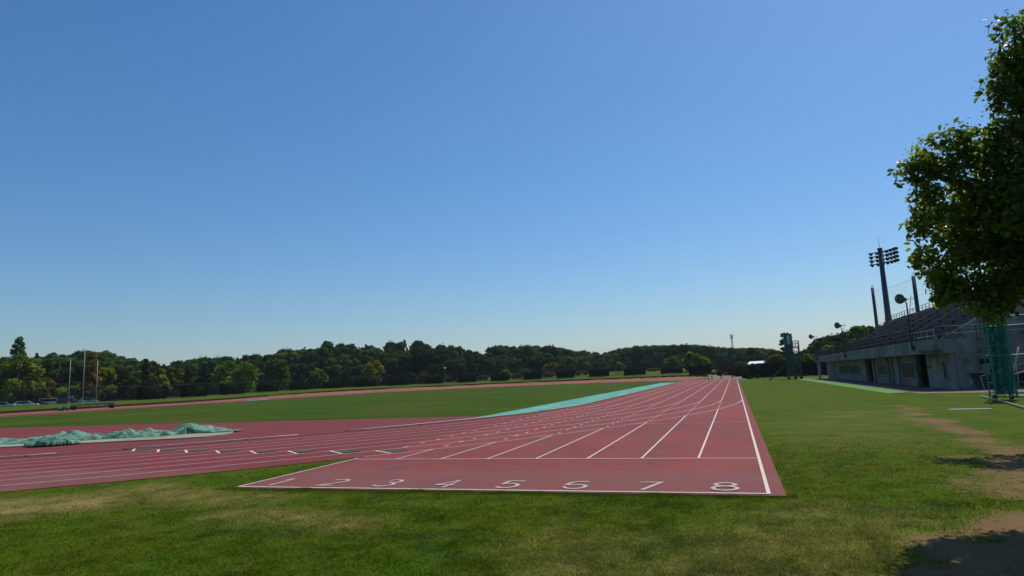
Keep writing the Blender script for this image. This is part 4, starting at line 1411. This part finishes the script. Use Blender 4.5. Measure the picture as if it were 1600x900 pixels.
for k in range(15):
    z = .35 + k * .30; mb.box((.9 - .0 * k, -.55 - .0 * k, z), (.55, .12, .04))
mb.tube([(.62, -.56, .2), (.62, -.56, 4.8)], .03, 5); mb.tube([(1.18, -.56, .2), (1.18, -.56, 4.8)], .03, 5)
mb.build('ladder', gs, tt)
mb = MB()
for y in (-.5, .5): mb.tube([(-.55, y, 2.3), (-3.1, y * 1.6, .12)], .075, 6)
mb.tube([(-3.1, -.8, .12), (-3.1, .8, .12)], .06, 6); mb.tube([(-1.9, -.66, 1.15), (-1.9, .66, 1.15)], .05, 6)
mb.box((-3.1, -.8, .05), (.4, .4, .1)); mb.box((-3.1, .8, .05), (.4, .4, .1))
mb.build('outrigger', gs, tt)
for x in (-.45, .5, 1.3):
    for y in (-.6, .6):
        MB().tube([(x, y - .07, .2), (x, y + .07, .2)], .2, 12).build('wheel', M['rubber'], tt)

# ------------------------------------------------------------------ grandstand
gsd = empty('grandstand', (22.5, 34, 0)); tag(gsd, 'long weathered concrete grandstand with stepped seats along the home straight', 'grandstand')
GX, GY = 22.5, 34.0
def L_(x, y, z): return (x - GX, y - GY, z)
YN, YF = 33.0, 92.0
conc = M['concrete']
# seating mass: stepped profile in X-Z swept along Y
NR = 10
prof = [(22.7, 2.42), (22.7, 2.95)]
x, z = 22.7, 2.95
for i in range(NR):
    x += .78; prof.append((x, z)); z += .42; prof.append((x, z))
prof += [(31.6, z), (31.6, 0.0), (29.8, 0.0), (29.8, 2.42)]
ZTOP = z
MB().prism([(a - GX, b) for a, b in prof], 'y', 36.2 - GY, YF - GY).build('stepped_seating', conc, gsd)
# deck slab and parapet (overhanging front, rounded at the near corner)
path = [(20.9, YF), (20.9, 60), (20.9, YN + 1.5)]
for a in np.linspace(180, 270, 8): path.append((22.4 + 1.5 * cos(radians(a)), YN + 1.5 + 1.5 * sin(radians(a))))
path += [(27, YN), (34, YN)]
mb = MB()
deck = path + [(34, 36.4), (22.6, 36.4), (22.6, YF)]
mb.prism([(a - GX, b - GY) for a, b in deck], 'z', 2.36, 2.56); mb.build('deck_slab', conc, gsd)
# parapet band
def band(pth, t, z0, z1):
    mb = MB(); P = np.array(pth); n = len(P); off = []
    for i in range(n):
        a = P[max(i - 1, 0)]; b = P[min(i + 1, n - 1)]; d = b - a; d = d / np.linalg.norm(d); off.append(P[i] + np.array([-d[1], d[0]]) * t)
    for i in range(n):
        for q, zz in ((P[i], z0), (P[i], z1), (off[i], z1), (off[i], z0)): mb.v.append((q[0] - GX, q[1] - GY, zz))
    for i in range(n - 1):
        for j in range(4): mb.f.append((4 * i + j, 4 * i + (j + 1) % 4, 4 * i + 4 + (j + 1) % 4, 4 * i + 4 + j))
    mb.f.append((0, 1, 2, 3)); mb.f.append(tuple(4 * (n - 1) + j for j in (3, 2, 1, 0)))
    return mb
outp = [(a + (0 if b > YN + .01 else 0), b) for a, b in path]
pp = [(20.897, YF + .003)] + [(20.897 if a < 20.91 else a, b - (.003 if b <= YN + .01 else 0)) for a, b in outp[1:]]
band(pp, .18, 2.33, 3.22).build('parapet', conc, gsd)
MB().box(L_(23, 38, 3.2), (.01, .01, .01)) if False else None
# lower front wall: segments between openings
FX = 22.5
def fw(y0, y1, z0, z1, t=.22, mat='wall_white', nm='front_wall', x=FX):
    return MB().box2(L_(x, y0, z0), L_(x + t, y1, z1)).build(nm, M[mat], gsd)
openings = []
wmbs = {}
for y0, y1, z0, z1 in [(33.2, 34.3, 0, 2.36), (35.2, 36.3, 0, 2.36), (34.3, 35.2, 0, .62), (34.3, 35.2, 1.85, 2.36),   # window beside the end
                       (37.7, 39.0, 1.98, 2.36), (36.3, 36.45, 0, 2.36), (36.45, 37.7, 2.05, 2.36),
                       (37.7, 39.0, 0, 1.98),
                       (41.4, 42.3, 0, 2.36), (42.3, 46.3, 0, .55), (42.3, 46.3, 1.85, 2.36), (46.3, 47.2, 0, 2.36),
                       (48.2, 50.7, 0, 2.36), (51.6, 52.3, 0, 2.36), (52.3, 56.0, 0, .7), (52.3, 56.0, 1.8, 2.36), (56.0, 57.2, 0, 2.36),
                       (61.2, 65.4, 0, 2.36), (65.4, 72.5, 0, .7), (65.4, 72.5, 1.78, 2.36), (72.5, 73.2, 0, 2.36), (73.2, 80.2, 0, .7), (73.2, 80.2, 1.78, 2.36), (80.2, 84.0, 0, 2.36), (87.5, 92.0, 0, 2.36)]:
    kq = sum(y0 > lim for lim in (40, 47.5, 51, 58, 86))
    wmbs.setdefault(kq, MB()).box2(L_(FX, y0, z0), L_(FX + .22, y1, z1))
for wm_ in wmbs.values(): wm_.build('front_wall', M['wall_white'], gsd)
MB().box2(L_(25.4, 36.5, 0), L_(25.6, YF - .3, 2.35)).build('inner_wall', conc, gsd)


def window(y0, y1, z0, z1, nm=2):
    wf = MB(); t = .06
    wf.box2(L_(FX - .03, y0, z0), L_(FX + .06, y0 + t, z1)); wf.box2(L_(FX - .03, y1 - t, z0), L_(FX + .06, y1, z1))
    wf.box2(L_(FX - .031, y0 + t, z0), L_(FX + .061, y1 - t, z0 + t)); wf.box2(L_(FX - .031, y0 + t, z1 - t), L_(FX + .061, y1 - t, z1))
    for k in range(1, nm):
        yy = y0 + (y1 - y0) * k / nm; wf.box2(L_(FX - .02, yy - .03, z0 + t), L_(FX + .05, yy + .03, z1 - t))
    wo_ = wf.build('window', M['alu'], gsd)
    MB().box2(L_(FX + .02, y0 + t, z0 + t), L_(FX + .035, y1 - t, z1 - t)).build('pane', M['glass'], wo_)
    MB().box2(L_(FX - .10, y0 - .05, z0 - .06), L_(FX - .035, y1 + .05, z0 - .005)).build('sill', conc, wo_)


window(34.3, 35.2, .62, 1.85, 1); window(42.3, 46.3, .55, 1.85, 4); window(52.3, 56.0, .7, 1.8, 3); window(65.4, 72.5, .7, 1.78, 5); window(73.2, 80.2, .7, 1.78, 5)
d_ = MB().box2(L_(FX - .01, 36.47, .02), L_(FX + .05, 37.68, 2.03)).build('door', M['door'], gsd)
MB().tube([L_(FX - .07, 36.65, .95), L_(FX - .07, 36.65, 1.1)], .025, 6).build('handle', M['alu'], d_)
mb = MB()
for yv in (37.75, 38.15, 38.55): mb.box2(L_(FX - .02, yv + .1, 1.32), L_(FX + .0, yv + .36, 1.52))
mb.build('vent', M['glass'], gsd)
for y in (40.2, 47.7, 51.15, 59.2):          # dark doors set back in the recesses
    d_ = MB().box2(L_(FX + .45, y - .85, .02), L_(FX + .52, y + .85, 2.1)).build('recessed_door', M['steel_dark'], gsd)
    MB().tube([L_(FX + .40, y - .6, .95), L_(FX + .40, y - .6, 1.12)], .025, 6).build('handle', M['alu'], d_)
for y in (47.05, 49.5, 57.1, 61.3, 41.3):     # piers standing proud of the wall
    MB().box2(L_(FX - .22, y - .22, 0), L_(FX - .003, y + .22, 2.358)).build('pier', M['wall_white'], gsd)
MB().box2(L_(21.6, 84.2, 0), L_(24.6, 84.5, 2.357)).build('wing_wall', M['concrete_pale'], gsd)
MB().box2(L_(21.2, 91.0, 0), L_(21.5, 91.6, 2.357)).build('pier', M['concrete_pale'], gsd)
# near end wall under the deck, with slot window and dark opening
ew = MB()
ew.box2(L_(22.72, YN + .05, 0), L_(23.3, YN + .3, 2.357)); ew.box2(L_(23.3, YN + .05, .98), L_(23.95, YN + .3, 2.357))
ew.box2(L_(23.95, YN + .05, .98), L_(25.2, YN + .3, 1.52)); ew.box2(L_(23.95, YN + .05, 1.86), L_(25.2, YN + .3, 2.357))
ew.box2(L_(25.2, YN + .05, .98), L_(33.8, YN + .3, 2.357)); ew.box2(L_(26.6, YN + .05, 0), L_(33.8, YN + .3, .98))
ew.prism([(23.3 - GX, 0), (23.62 - GX, 0), (23.3 - GX, .98)], 'y', YN + .06 - GY, YN + .29 - GY)
ew.build('end_wall', conc, gsd)
MB().box2(L_(23.95, YN + .15, 1.52), L_(25.2, YN + .2, 1.86)).build('slot_window', M['glass'], gsd)
MB().box2(L_(23.3, YN + 1.2, 0), L_(26.6, YN + 1.3, .975)).build('back_panel', M['steel_dark'], gsd)
# side wall of the seating
MB().prism([(22.75 - GX, 2.56), (31.6 - GX, 2.56), (31.6 - GX, ZTOP + .55), (30.5 - GX, ZTOP + .55), (22.75 - GX, 3.3)], 'y', 36.0 - GY, 36.19 - GY).build('side_wall', M['concrete'], gsd)
# back wall with railing
MB().box2(L_(30.6, 36.3, ZTOP + .003), L_(30.8, YF, ZTOP + .55)).build('back_wall', conc, gsd)
mb = MB()
for y in np.arange(36.5, YF, 1.4): mb.tube([L_(30.7, y, ZTOP + .5), L_(30.7, y, ZTOP + 1.15)], .035, 5)
mb.tube([L_(30.7, 36.5, ZTOP + 1.15), L_(30.7, YF, ZTOP + 1.15)], .03, 5); mb.tube([L_(30.7, 36.5, ZTOP + .85), L_(30.7, YF, ZTOP + .85)], .022, 5)
mb.build('back_railing', M['steel_brown'], gsd)
# benches on every step
for i in range(NR - 1):
    mb = MB(); leg = MB()
    xx = 22.7 + .78 * (i + 1) + .42; zz = 2.95 + .42 * (i + 1)
    y = 37.2
    while y < YF - 2:
        y2 = min(y + 5.2, YF - 1)
        mb.box2(L_(xx - .17, y, zz + .30), L_(xx + .0, y2, zz + .345)); mb.box2(L_(xx + .04, y, zz + .30), L_(xx + .17, y2, zz + .345))
        mb.box2(L_(xx + .20, y, zz + .42), L_(xx + .235, y2, zz + .60))
        for t in np.arange(y + .3, y2, 1.5):
            mb.box2(L_(xx - .1, t - .03, zz), L_(xx + .1, t + .03, zz + .298)); mb.box2(L_(xx + .17, t - .02, zz + .2), L_(xx + .198, t + .02, zz + .6))
        y = y2 + 1.1
    mb.build('bench_row', M['bench'] if i >= 6 else M['bench_grey'], gsd)
# front railing above the parapet
mb = MB()
for y in np.arange(YN + 1.6, YF, .62):
    mb.tube([L_(21.0, y, 3.2), L_(21.0, y, 4.05)], .03, 5)
for zz in (3.5, 3.78, 4.05): mb.tube([L_(21.0, YN + 1.6, zz), L_(21.0, YF, zz)], .024, 5)
mb.build('front_railing', M['steel_brown'], gsd)
mb = MB()
for xx in np.arange(22.6, 33.5, 1.4): mb.tube([L_(xx, YN + .1, 3.2), L_(xx, YN + .1, 4.0)], .03, 5)
for zz in (3.55, 4.0): mb.tube([L_(22.2, YN + .1, zz), L_(33.5, YN + .1, zz)], .024, 5)
mb.build('end_railing', M['steel_brown'], gsd)
mb = MB()
for y in (35.6, 37.2, 38.6):
    mb.tube([L_(22.3, y, 2.56), L_(22.3, y, 3.95)], .03, 6)
for zz in (3.55, 3.95): mb.tube([L_(22.3, 35.2, zz), L_(22.3, 40.5, zz)], .022, 6)
mb.build('stair_handrail', M['steel_grey'], gsd)
for y in (44.0, 54.0, 64.0, 74.0, 84.0):
    mb = MB()
    for xx, zz in ((23.5, 3.4), (25.5, 4.4), (27.5, 5.5), (29.5, 6.6)):
        mb.tube([L_(xx, y, zz - .1), L_(xx, y, zz + .9)], .025, 5)
    mb.tube([L_(23.5, y, 4.3), L_(29.5, y, 7.5)], .025, 5)
    mb.build('aisle_handrail', M['steel_brown'], gsd)

# ------------------------------------------------------------------ horn speakers on posts at the parapet
def horn(y, label):
    root = empty('speaker_post', (20.72, y, 0)); tag(root, label, 'speaker post', 'horn speakers on the stand')
    MB().tube([(0, 0, 2.6), (0, 0, 5.3), (.0, 0, 5.75), (-.14, -.05, 6.0)], [.055, .045, .04, .035], 8).build('post', M['steel_dark'], root, True)
    hb = MB(); hb.tube([(-.16, -.05, 6.05), (-.28, -.20, 6.06), (-.40, -.36, 6.05), (-.46, -.43, 6.04)], [.07, .13, .29, .34], 16, cap=False); hb.tube([(-.42, -.385, 6.045), (-.40, -.365, 6.05)], [.30, .05], 16); hb.build('horn', M['horn'], root, True)
    MB().tube([(.0, .12, 6.02), (-.18, -.08, 6.06)], [.11, .09], 10).build('driver', M['steel_dark'], root, True)
    mb = MB(); mb.tube([(.12, .1, 5.0), (.36, .15, 6.3)], .02, 5); mb.tube([(.1, .12, 6.05), (.5, .16, 6.05)], .03, 5); mb.tube([(.15, .1, 5.35), (.42, .15, 5.35)], .03, 5)
    mb.build('side_bracket', M['steel_grey'], root)
    MB().box((.16, 0, 2.75), (.34, .12, .3)).build('clamp', M['steel_dark'], root)


horn(34.6, 'grey horn speaker on a post at the near end of the stand')
horn(62.5, 'grey horn speaker standing out against the sky at mid stand')
horn(94.5, 'grey horn speaker on the farthest post beyond the stand') if False else horn(88.0, 'grey horn speaker on the farthest post at the far end of the stand')

# ------------------------------------------------------------------ floodlight mast
fl = empty('floodlight_mast', (36, 115, 0)); tag(fl, 'tall dark floodlight mast with four curved rows of lamps', 'floodlight')
HT = 22.0
MB().tube([(0, 0, 0), (0, 0, 8), (0, 0, HT)], [.62, .52, .36], 14).build('pole', M['steel_dark'], fl, True)
hd = atan2(.58, .82)      # lamps face the ball ground behind the stand
fx, fy = cos(hd), sin(hd); rx, ry = -fy, fx
for i, z in enumerate((HT - 2.35, HT - 1.65, HT - .95, HT - .25)):
    mb = MB(); pts = []
    for t in np.linspace(-1, 1, 9):
        off = .95 - .75 * t * t
        pts.append((rx * t * 2.9 + fx * off, ry * t * 2.9 + fy * off, z))
    mb.tube(pts, .09, 6); br = mb.build('lamp_bar', M['steel_dark'], fl)
    for t in np.linspace(-.95, .95, 7):
        off = .95 - .75 * t * t + .30
        p = np.array([rx * t * 2.9 + fx * off, ry * t * 2.9 + fy * off, z + .02])
        q = p + np.array([fx, fy, -.55]) * .30
        lmb = MB().tube([p - np.array([fx, fy, -.55]) * .12, p, q], [.12, .24, .29], 10).build('lamp', M['steel_dark'], br, True)
        MB().tube([q, q + np.array([fx, fy, -.55]) * .02], .265, 10).build('lamp_glass', M['lamp_face'], lmb)
mb = MB()
for t in (-.9, -.3, .3, .9):
    off = .95 - .75 * t * t
    mb.tube([(rx * t * 2.9 + fx * off, ry * t * 2.9 + fy * off, HT - 2.4), (rx * t * 2.9 + fx * off, ry * t * 2.9 + fy * off, HT - .2)], .05, 5)
for z in (HT - 2.3, HT - .3): mb.tube([(0, 0, z), (fx * .95, fy * .95, z)], .10, 6)
mb.build('head_frame', M['steel_dark'], fl)
MB().tube([(0, 0, HT), (0, 0, HT + 2.5)], [.045, .02], 5).build('lightning_rod', M['steel_grey'], fl)
MB().tube([(0, 0, HT - .05), (0, 0, HT + .25)], .42, 14).build('cap', M['steel_dark'], fl)

# net poles and net behind the stand
for yy, hh, lab in ((125.2, 16.3, 'dark net pole left of the floodlight mast'), (95.6, 14.5, 'dark net pole right of the floodlight mast'), (66.0, 14.0, 'dark net pole hidden behind the large tree crown')):
    pr = empty('net_pole', (36, yy, 0)); tag(pr, lab, 'pole', 'poles of the net behind the stand')
    MB().tube([(0, 0, 0), (0, 0, hh)], [.34, .27], 12).build('shaft', M['steel_dark'], pr, True)
    mb = MB(); mb.tube([(.1, 0, hh), (.1, 0, hh + .7)], .03, 5); mb.tube([(-.12, 0, hh), (-.12, 0, hh + .55)], .03, 5)
    for z in np.arange(3, hh - 1, 2.4): mb.tube([(-.25, -.3, z), (-.25, -.6, z)], .03, 5)
    mb.build('bracket', M['steel_dark'], pr)
mb = MB()
for (ya, ha), (yb, hb) in (((125.2, 15.9), (95.6, 14.2)), ((95.6, 14.2), (66.0, 13.6))):
    for t in np.linspace(.0, 1, 9):
        z0 = 7 + (ha - 7) * t; z1 = 7 + (hb - 7) * t
        mb.tube([(36.0, ya + (yb - ya) * s, z0 + (z1 - z0) * s - .35 * sin(pi * s)) for s in np.linspace(0, 1, 9)], .018 if t > .98 else .006, 4)
    for s in np.linspace(0, 1, 34)[1:-1]:
        zt = ha + (hb - ha) * s - .35 * sin(pi * s)
        mb.tube([(36.0, ya + (yb - ya) * s, 6.6), (36.0, ya + (yb - ya) * s, zt)], .006, 3)
o = mb.build('safety_net', M['steel_grey']); tag(o, 'thin tall net stretched between the poles behind the stand', 'net')

# ------------------------------------------------------------------ green cage at the right edge
cg = empty('throwing_cage', (20.8, 20.3, 0)); tag(cg, 'green steel cage frame with bunched net near the stand end wall', 'throwing cage')
G = M['green_steel']
mb = MB()
for x, y in ((-.38, -.35), (.38, -.35), (-.38, .45), (.38, .45)):
    mb.tube([(x, y, .1), (x, y, 4.25)], .035, 8)
mb.build('mast', G, cg)
mb = MB()
for k, z in enumerate(np.arange(.35, 4.2, .42)):
    for y in (-.35, .45): mb.tube([(-.38, y, z), (.38, y, z)], .018, 6)
    for x in (-.38, .38): mb.tube([(x, -.35, z), (x, .45, z)], .018, 6)
    if k % 2 == 0 and z < 3.7: mb.tube([(-.38, -.35, z), (.38, -.35, z + .42)], .014, 5); mb.tube([(.38, .45, z), (-.38, .45, z + .42)], .014, 5)
mb.build('bracing', G, cg)
mb = MB()
for z in (3.72, 3.30, 1.98, .16): mb.tube([(-.55, -.35, z), (.45, -.37, z), (5.5, -.6, z + .12)], .03, 8)
mb.tube([(.45, .45, .16), (5.5, .7, .16)], .03, 8)
for x in (2.6, 5.4): mb.tube([(x, -.45, .1), (x, -.5, 3.85)], .03, 8)
mb.build('crossbar', G, cg)
# lower lattice along the ground to the right
mb = MB()
for z in (.32, .55, .78): mb.tube([(.2, -.42, z), (5.4, -.62, z)], .022, 6)
for x in np.arange(.4, 5.4, .5): mb.tube([(x, -.44, .12), (x, -.44, .8)], .014, 5)
mb.build('low_rail', G, cg)
# bunched netting hanging in vertical folds
nv, nz = 60, 22
vv, ff = [], []
rng = np.random.default_rng(5)
for j in range(nz):
    z = 4.15 - 3.9 * j / (nz - 1); nar = .30 + .03 * sin(j * .5)
    for i in range(nv):
        a = 2 * pi * i / nv; r_ = nar * (1 + .28 * sin(a * 7 + j * .15) + .14 * sin(a * 13 + j * .3))
        vv.append((.05 + r_ * cos(a), .0 + r_ * .8 * sin(a), z))
for j in range(nz - 1):
    for i in range(nv):
        if (i * 5 + j * 3) % 7 not in (0, 3): ff.append((j * nv + i, j * nv + (i + 1) % nv, (j + 1) * nv + (i + 1) % nv, (j + 1) * nv + i))
MB().add(vv, ff).build('net', M['net_green'], cg, True)
for x, y in ((-.45, -.35), (.45, .45), (2.6, -.45)):
    wl = MB().tube([(x - .06, y, .12), (x + .06, y, .12)], .12, 12).build('wheel', M['rubber'], cg)

hr = empty('handrail', (23.7, 32.5, 0)); tag(hr, 'cream pipe handrail climbing beside the end wall of the stand', 'handrail')
MB().tube([(.12, 0, 0), (0, 0, .78), (.0, 0, .80), (1.95, .0, 1.38), (3.2, 0, 1.78)], .028, 8).build('rail', M['pipe_cream'], hr)
MB().tube([(1.9, 0, .1), (1.93, 0, 1.36)], .024, 8).build('post', M['pipe_cream'], hr)
bp = empty('bent_pipe_stand', (22.2, 23.0, 0)); tag(bp, 'bent cream pipe stand just behind the green cage', 'pipe stand')
MB().tube([(0, 0, 0), (-.02, 0, .9), (0, .0, 1.15), (.22, .0, 1.8), (.40, .0, 2.35)], .05, 8).build('upright', M['pipe_cream'], bp, True)
MB().tube([(-.35, .1, .95), (.6, .1, 1.2), (1.6, .1, 1.4)], .03, 8).build('brace', M['pipe_cream'], bp, True)
MB().box((0, 0, .03), (.7, .4, .06), bev=.02).build('foot', M['pipe_cream'], bp)
o = MB().tube([(20.8, 23.2, .06), (20.45, 21.0, .06), (20.1, 18.6, .06), (19.7, 16.2, .06), (19.25, 13.6, .06), (18.7, 11.0, .06)], .036, 8).build('pale_pipe', M['pipe_pale'], None, True)
tag(o, 'pale pipe lying along the grass edge below the green cage', 'pipe')
wbk = empty('white_block', (20.5, 16.2, 0), .4); tag(wbk, 'white plastic block on the grass beside the pale pipe', 'block')
MB().box((0, 0, .10), (.62, .40, .20), bev=.03).build('body', M['steel_white'], wbk)
MB().box((0, 0, .222), (.54, .33, .045), bev=.015).build('lid', M['steel_white'], wbk)
dcv = MB().box((17.7, 14.2, .008), (1.35, .36, .04), -.1, bev=.01).build('drain_cover', M['pipe_pale']); tag(dcv, 'pale flat drain cover strip in the grass near the dirt path', 'drain cover')

# ------------------------------------------------------------------ the large broadleaf tree at the right
def leaf_cloud(rng, centers, radii, dens, size):
    vol = radii ** 2
    n = (dens * vol).astype(int) + 4
    ci = np.repeat(np.arange(len(radii)), n); tot = len(ci)
    d = rng.normal(size=(tot, 3)); d /= np.linalg.norm(d, axis=1)[:, None]
    r = rng.random(tot) ** .42
    r = np.where(rng.random(tot) < .14, r * rng.uniform(1.1, 1.6, tot), r)
    p = centers[ci] + d * (r * radii[ci])[:, None] * np.array([1, 1, .88])
    nrm = d * .5 + rng.normal(size=(tot, 3)) * .7; nrm[:, 2] += .55
    nrm /= np.linalg.norm(nrm, axis=1)[:, None]
    a = np.cross(nrm, rng.normal(size=(tot, 3))); a /= np.linalg.norm(a, axis=1)[:, None]
    a[:, 2] -= .35; a /= np.linalg.norm(a, axis=1)[:, None]
    b = np.cross(nrm, a); b /= np.linalg.norm(b, axis=1)[:, None]
    s = (size * rng.uniform(.5, 1.55, tot))[:, None]
    up = nrm * s * .12
    # leaf of six points folded along the midrib
    P0 = p - a * s; P1 = p - a * s * .35 + b * s * .52 + up; P2 = p + a * s * .35 + b * s * .44 + up
    P3 = p + a * s * 1.05; P4 = p + a * s * .35 - b * s * .44 + up; P5 = p - a * s * .35 - b * s * .52 + up
    V = np.stack([P0, P1, P2, P3, P4, P5], 1).reshape(-1, 3)
    base = np.arange(tot)[:, None] * 6
    F = np.concatenate([base + np.array([[0, 3, 2, 1]]), base + np.array([[0, 5, 4, 3]])])
    ct = rng.random(len(radii))
    tone = np.clip(.45 * ct[ci] + .55 * rng.random(tot), 0, 1)
    return V, F, np.repeat(tone, 6)


def big_tree(trunk, H, blobs, label, seed, dens=2000, size=.037):
    rng = np.random.default_rng(seed)
    root = empty('broadleaf_tree', (trunk[0], trunk[1], 0)); tag(root, label, 'tree')
    C = np.array([[b[0] - trunk[0], b[1] - trunk[1], b[2]] for b in blobs]); Rr = np.array([b[3] for b in blobs])
    # break each mass into twig clumps
    cc, rr = [], []
    for c, r in zip(C, Rr):
        k = max(4, int(30 * r * r))
        d = rng.normal(size=(k, 3)); d /= np.linalg.norm(d, axis=1)[:, None]
        cc.append(c + d * (r * rng.random((k, 1)) ** .45 * .86)); rr.append(np.full(k, .30) * rng.uniform(.6, 1.25, k) * (.6 + .4 * min(1, r)))
    cc = np.concatenate(cc); rr = np.concatenate(rr)
    V, F, T = leaf_cloud(rng, cc, rr, dens, size)
    me = np_mesh('crown', V, F, M['bigleaf'], False, {'tone': T})
    link(bpy.data.objects.new('crown', me), root)
    mb = MB()
    mb.tube([(0, 0, -.2), (.03, 0, .9), (-.05, .04, 2.2), (.06, .05, H * .55), (0, 0, H * .9)], [.24, .18, .15, .10, .03], 10)
    order = np.argsort(C[:, 2])
    for i in order:
        c = C[i]
        if c[2] < 3.6 and hypot(c[0], c[1]) > .8: continue
        z0 = min(H * .8, max(1.6, c[2] - .55 * hypot(c[0], c[1])))
        p0 = np.array([0, 0, z0]); mid = p0 * .5 + c * .5 + np.array([0, 0, .12])
        mb.tube([p0, mid, c], [.045, .028, .010], 6)
    for i in range(0, len(cc), 2):
        j = np.argmin(np.linalg.norm(C - cc[i], axis=1)); mb.tube([C[j], (C[j] + cc[i]) / 2 + (0, 0, .03), cc[i]], [.012, .008, .004], 4, cap=False)
    mb.build('trunk', M['bark'], root, True)
    return root


def PB(px, py, D, r):
    q = at(px + 9, py, D); return (q[0], q[1], q[2], r)


trunk = at(1668, 600, 10.9)
blobs = []
for px, py, D_, r in [
    (1575, 45, 10.5, .26), (1592, 95, 10.6, .42), (1562, 95, 10.4, .24), (1556, 140, 10.4, .26), (1592, 160, 10.6, .5), (1560, 190, 10.4, .30), (1548, 225, 10.3, .28), (1590, 240, 10.6, .55),
    (1640, 60, 10.9, .6), (1640, 150, 10.9, .8), (1650, 240, 11.0, .9), (1710, 160, 11.2, .9),
    (1482, 222, 10.2, .24), (1446, 244, 10.2, .23), (1416, 262, 10.1, .16), (1500, 246, 10.3, .20), (1466, 268, 10.2, .24), (1436, 272, 10.1, .18), (1490, 285, 10.3, .28),
    (1440, 315, 10.2, .22), (1430, 350, 10.1, .25), (1434, 390, 10.1, .24), (1472, 340, 10.2, .40), (1476, 395, 10.3, .40), (1520, 310, 10.3, .42), (1530, 370, 10.3, .55),
    (1466, 430, 10.2, .22), (1474, 460, 10.2, .17), (1500, 450, 10.3, .26), (1530, 455, 10.3, .28), (1545, 480, 10.3, .15), (1580, 300, 10.5, .62), (1590, 380, 10.6, .72), (1572, 440, 10.4, .36), (1612, 428, 10.6, .45),
    (1500, 330, 10.9, .5), (1540, 400, 11.0, .5), (1560, 330, 11.4, .6), (1600, 200, 11.4, .6), (1650, 340, 10.8, .9), (1650, 420, 10.9, .6), (1710, 330, 11.2, 1.0), (1760, 240, 11.2, .9), (1740, 400, 10.9, .7), (1690, 300, 9.9, .8), (1640, 320, 9.9, .5)]:
    blobs.append(PB(px, py, D_, r))
big_tree((trunk[0], trunk[1]), 6.6, blobs, 'large near broadleaf tree with dense crown shading the worn soil', 21)
# its neighbour, standing just behind it
T2 = (16.4, 2.6)
b2 = [(16.4 + dx, 2.6 + dy, z, r) for dx, dy, z, r in ((0, 0, 5.4, 1.3), (-1.2, -.3, 4.6, .9), (.9, .4, 4.8, 1.0), (-.3, .9, 4.9, .9), (.2, -1.0, 4.7, .9), (-1.9, -.2, 4.1, .55), (-.6, -.8, 3.8, .8), (.8, -.7, 3.9, .8), (0, 0, 6.4, .8), (-2.3, -.6, 3.8, .35))]
big_tree(T2, 6.3, b2, 'second broadleaf tree just behind the large near one', 22, 800, .05)

# ------------------------------------------------------------------ air
hz = NT('haze_air'); pv = hz.n('VolumePrincipled')
pv.inputs['Color'].default_value = (.66, .78, .98, 1); pv.inputs['Density'].default_value = .00010; pv.inputs['Anisotropy'].default_value = .2
hz.l(pv.outputs[0], hz.out.inputs['Volume'])
mb = MB().box2((-1500, -420, -6), (1500, 1750, 130)); o = mb.build('haze', hz.m); tag(o, 'thin pale haze softening the far ridge', 'haze', kind='stuff')
USE_HAZE = True
if not USE_HAZE: bpy.data.objects.remove(o)
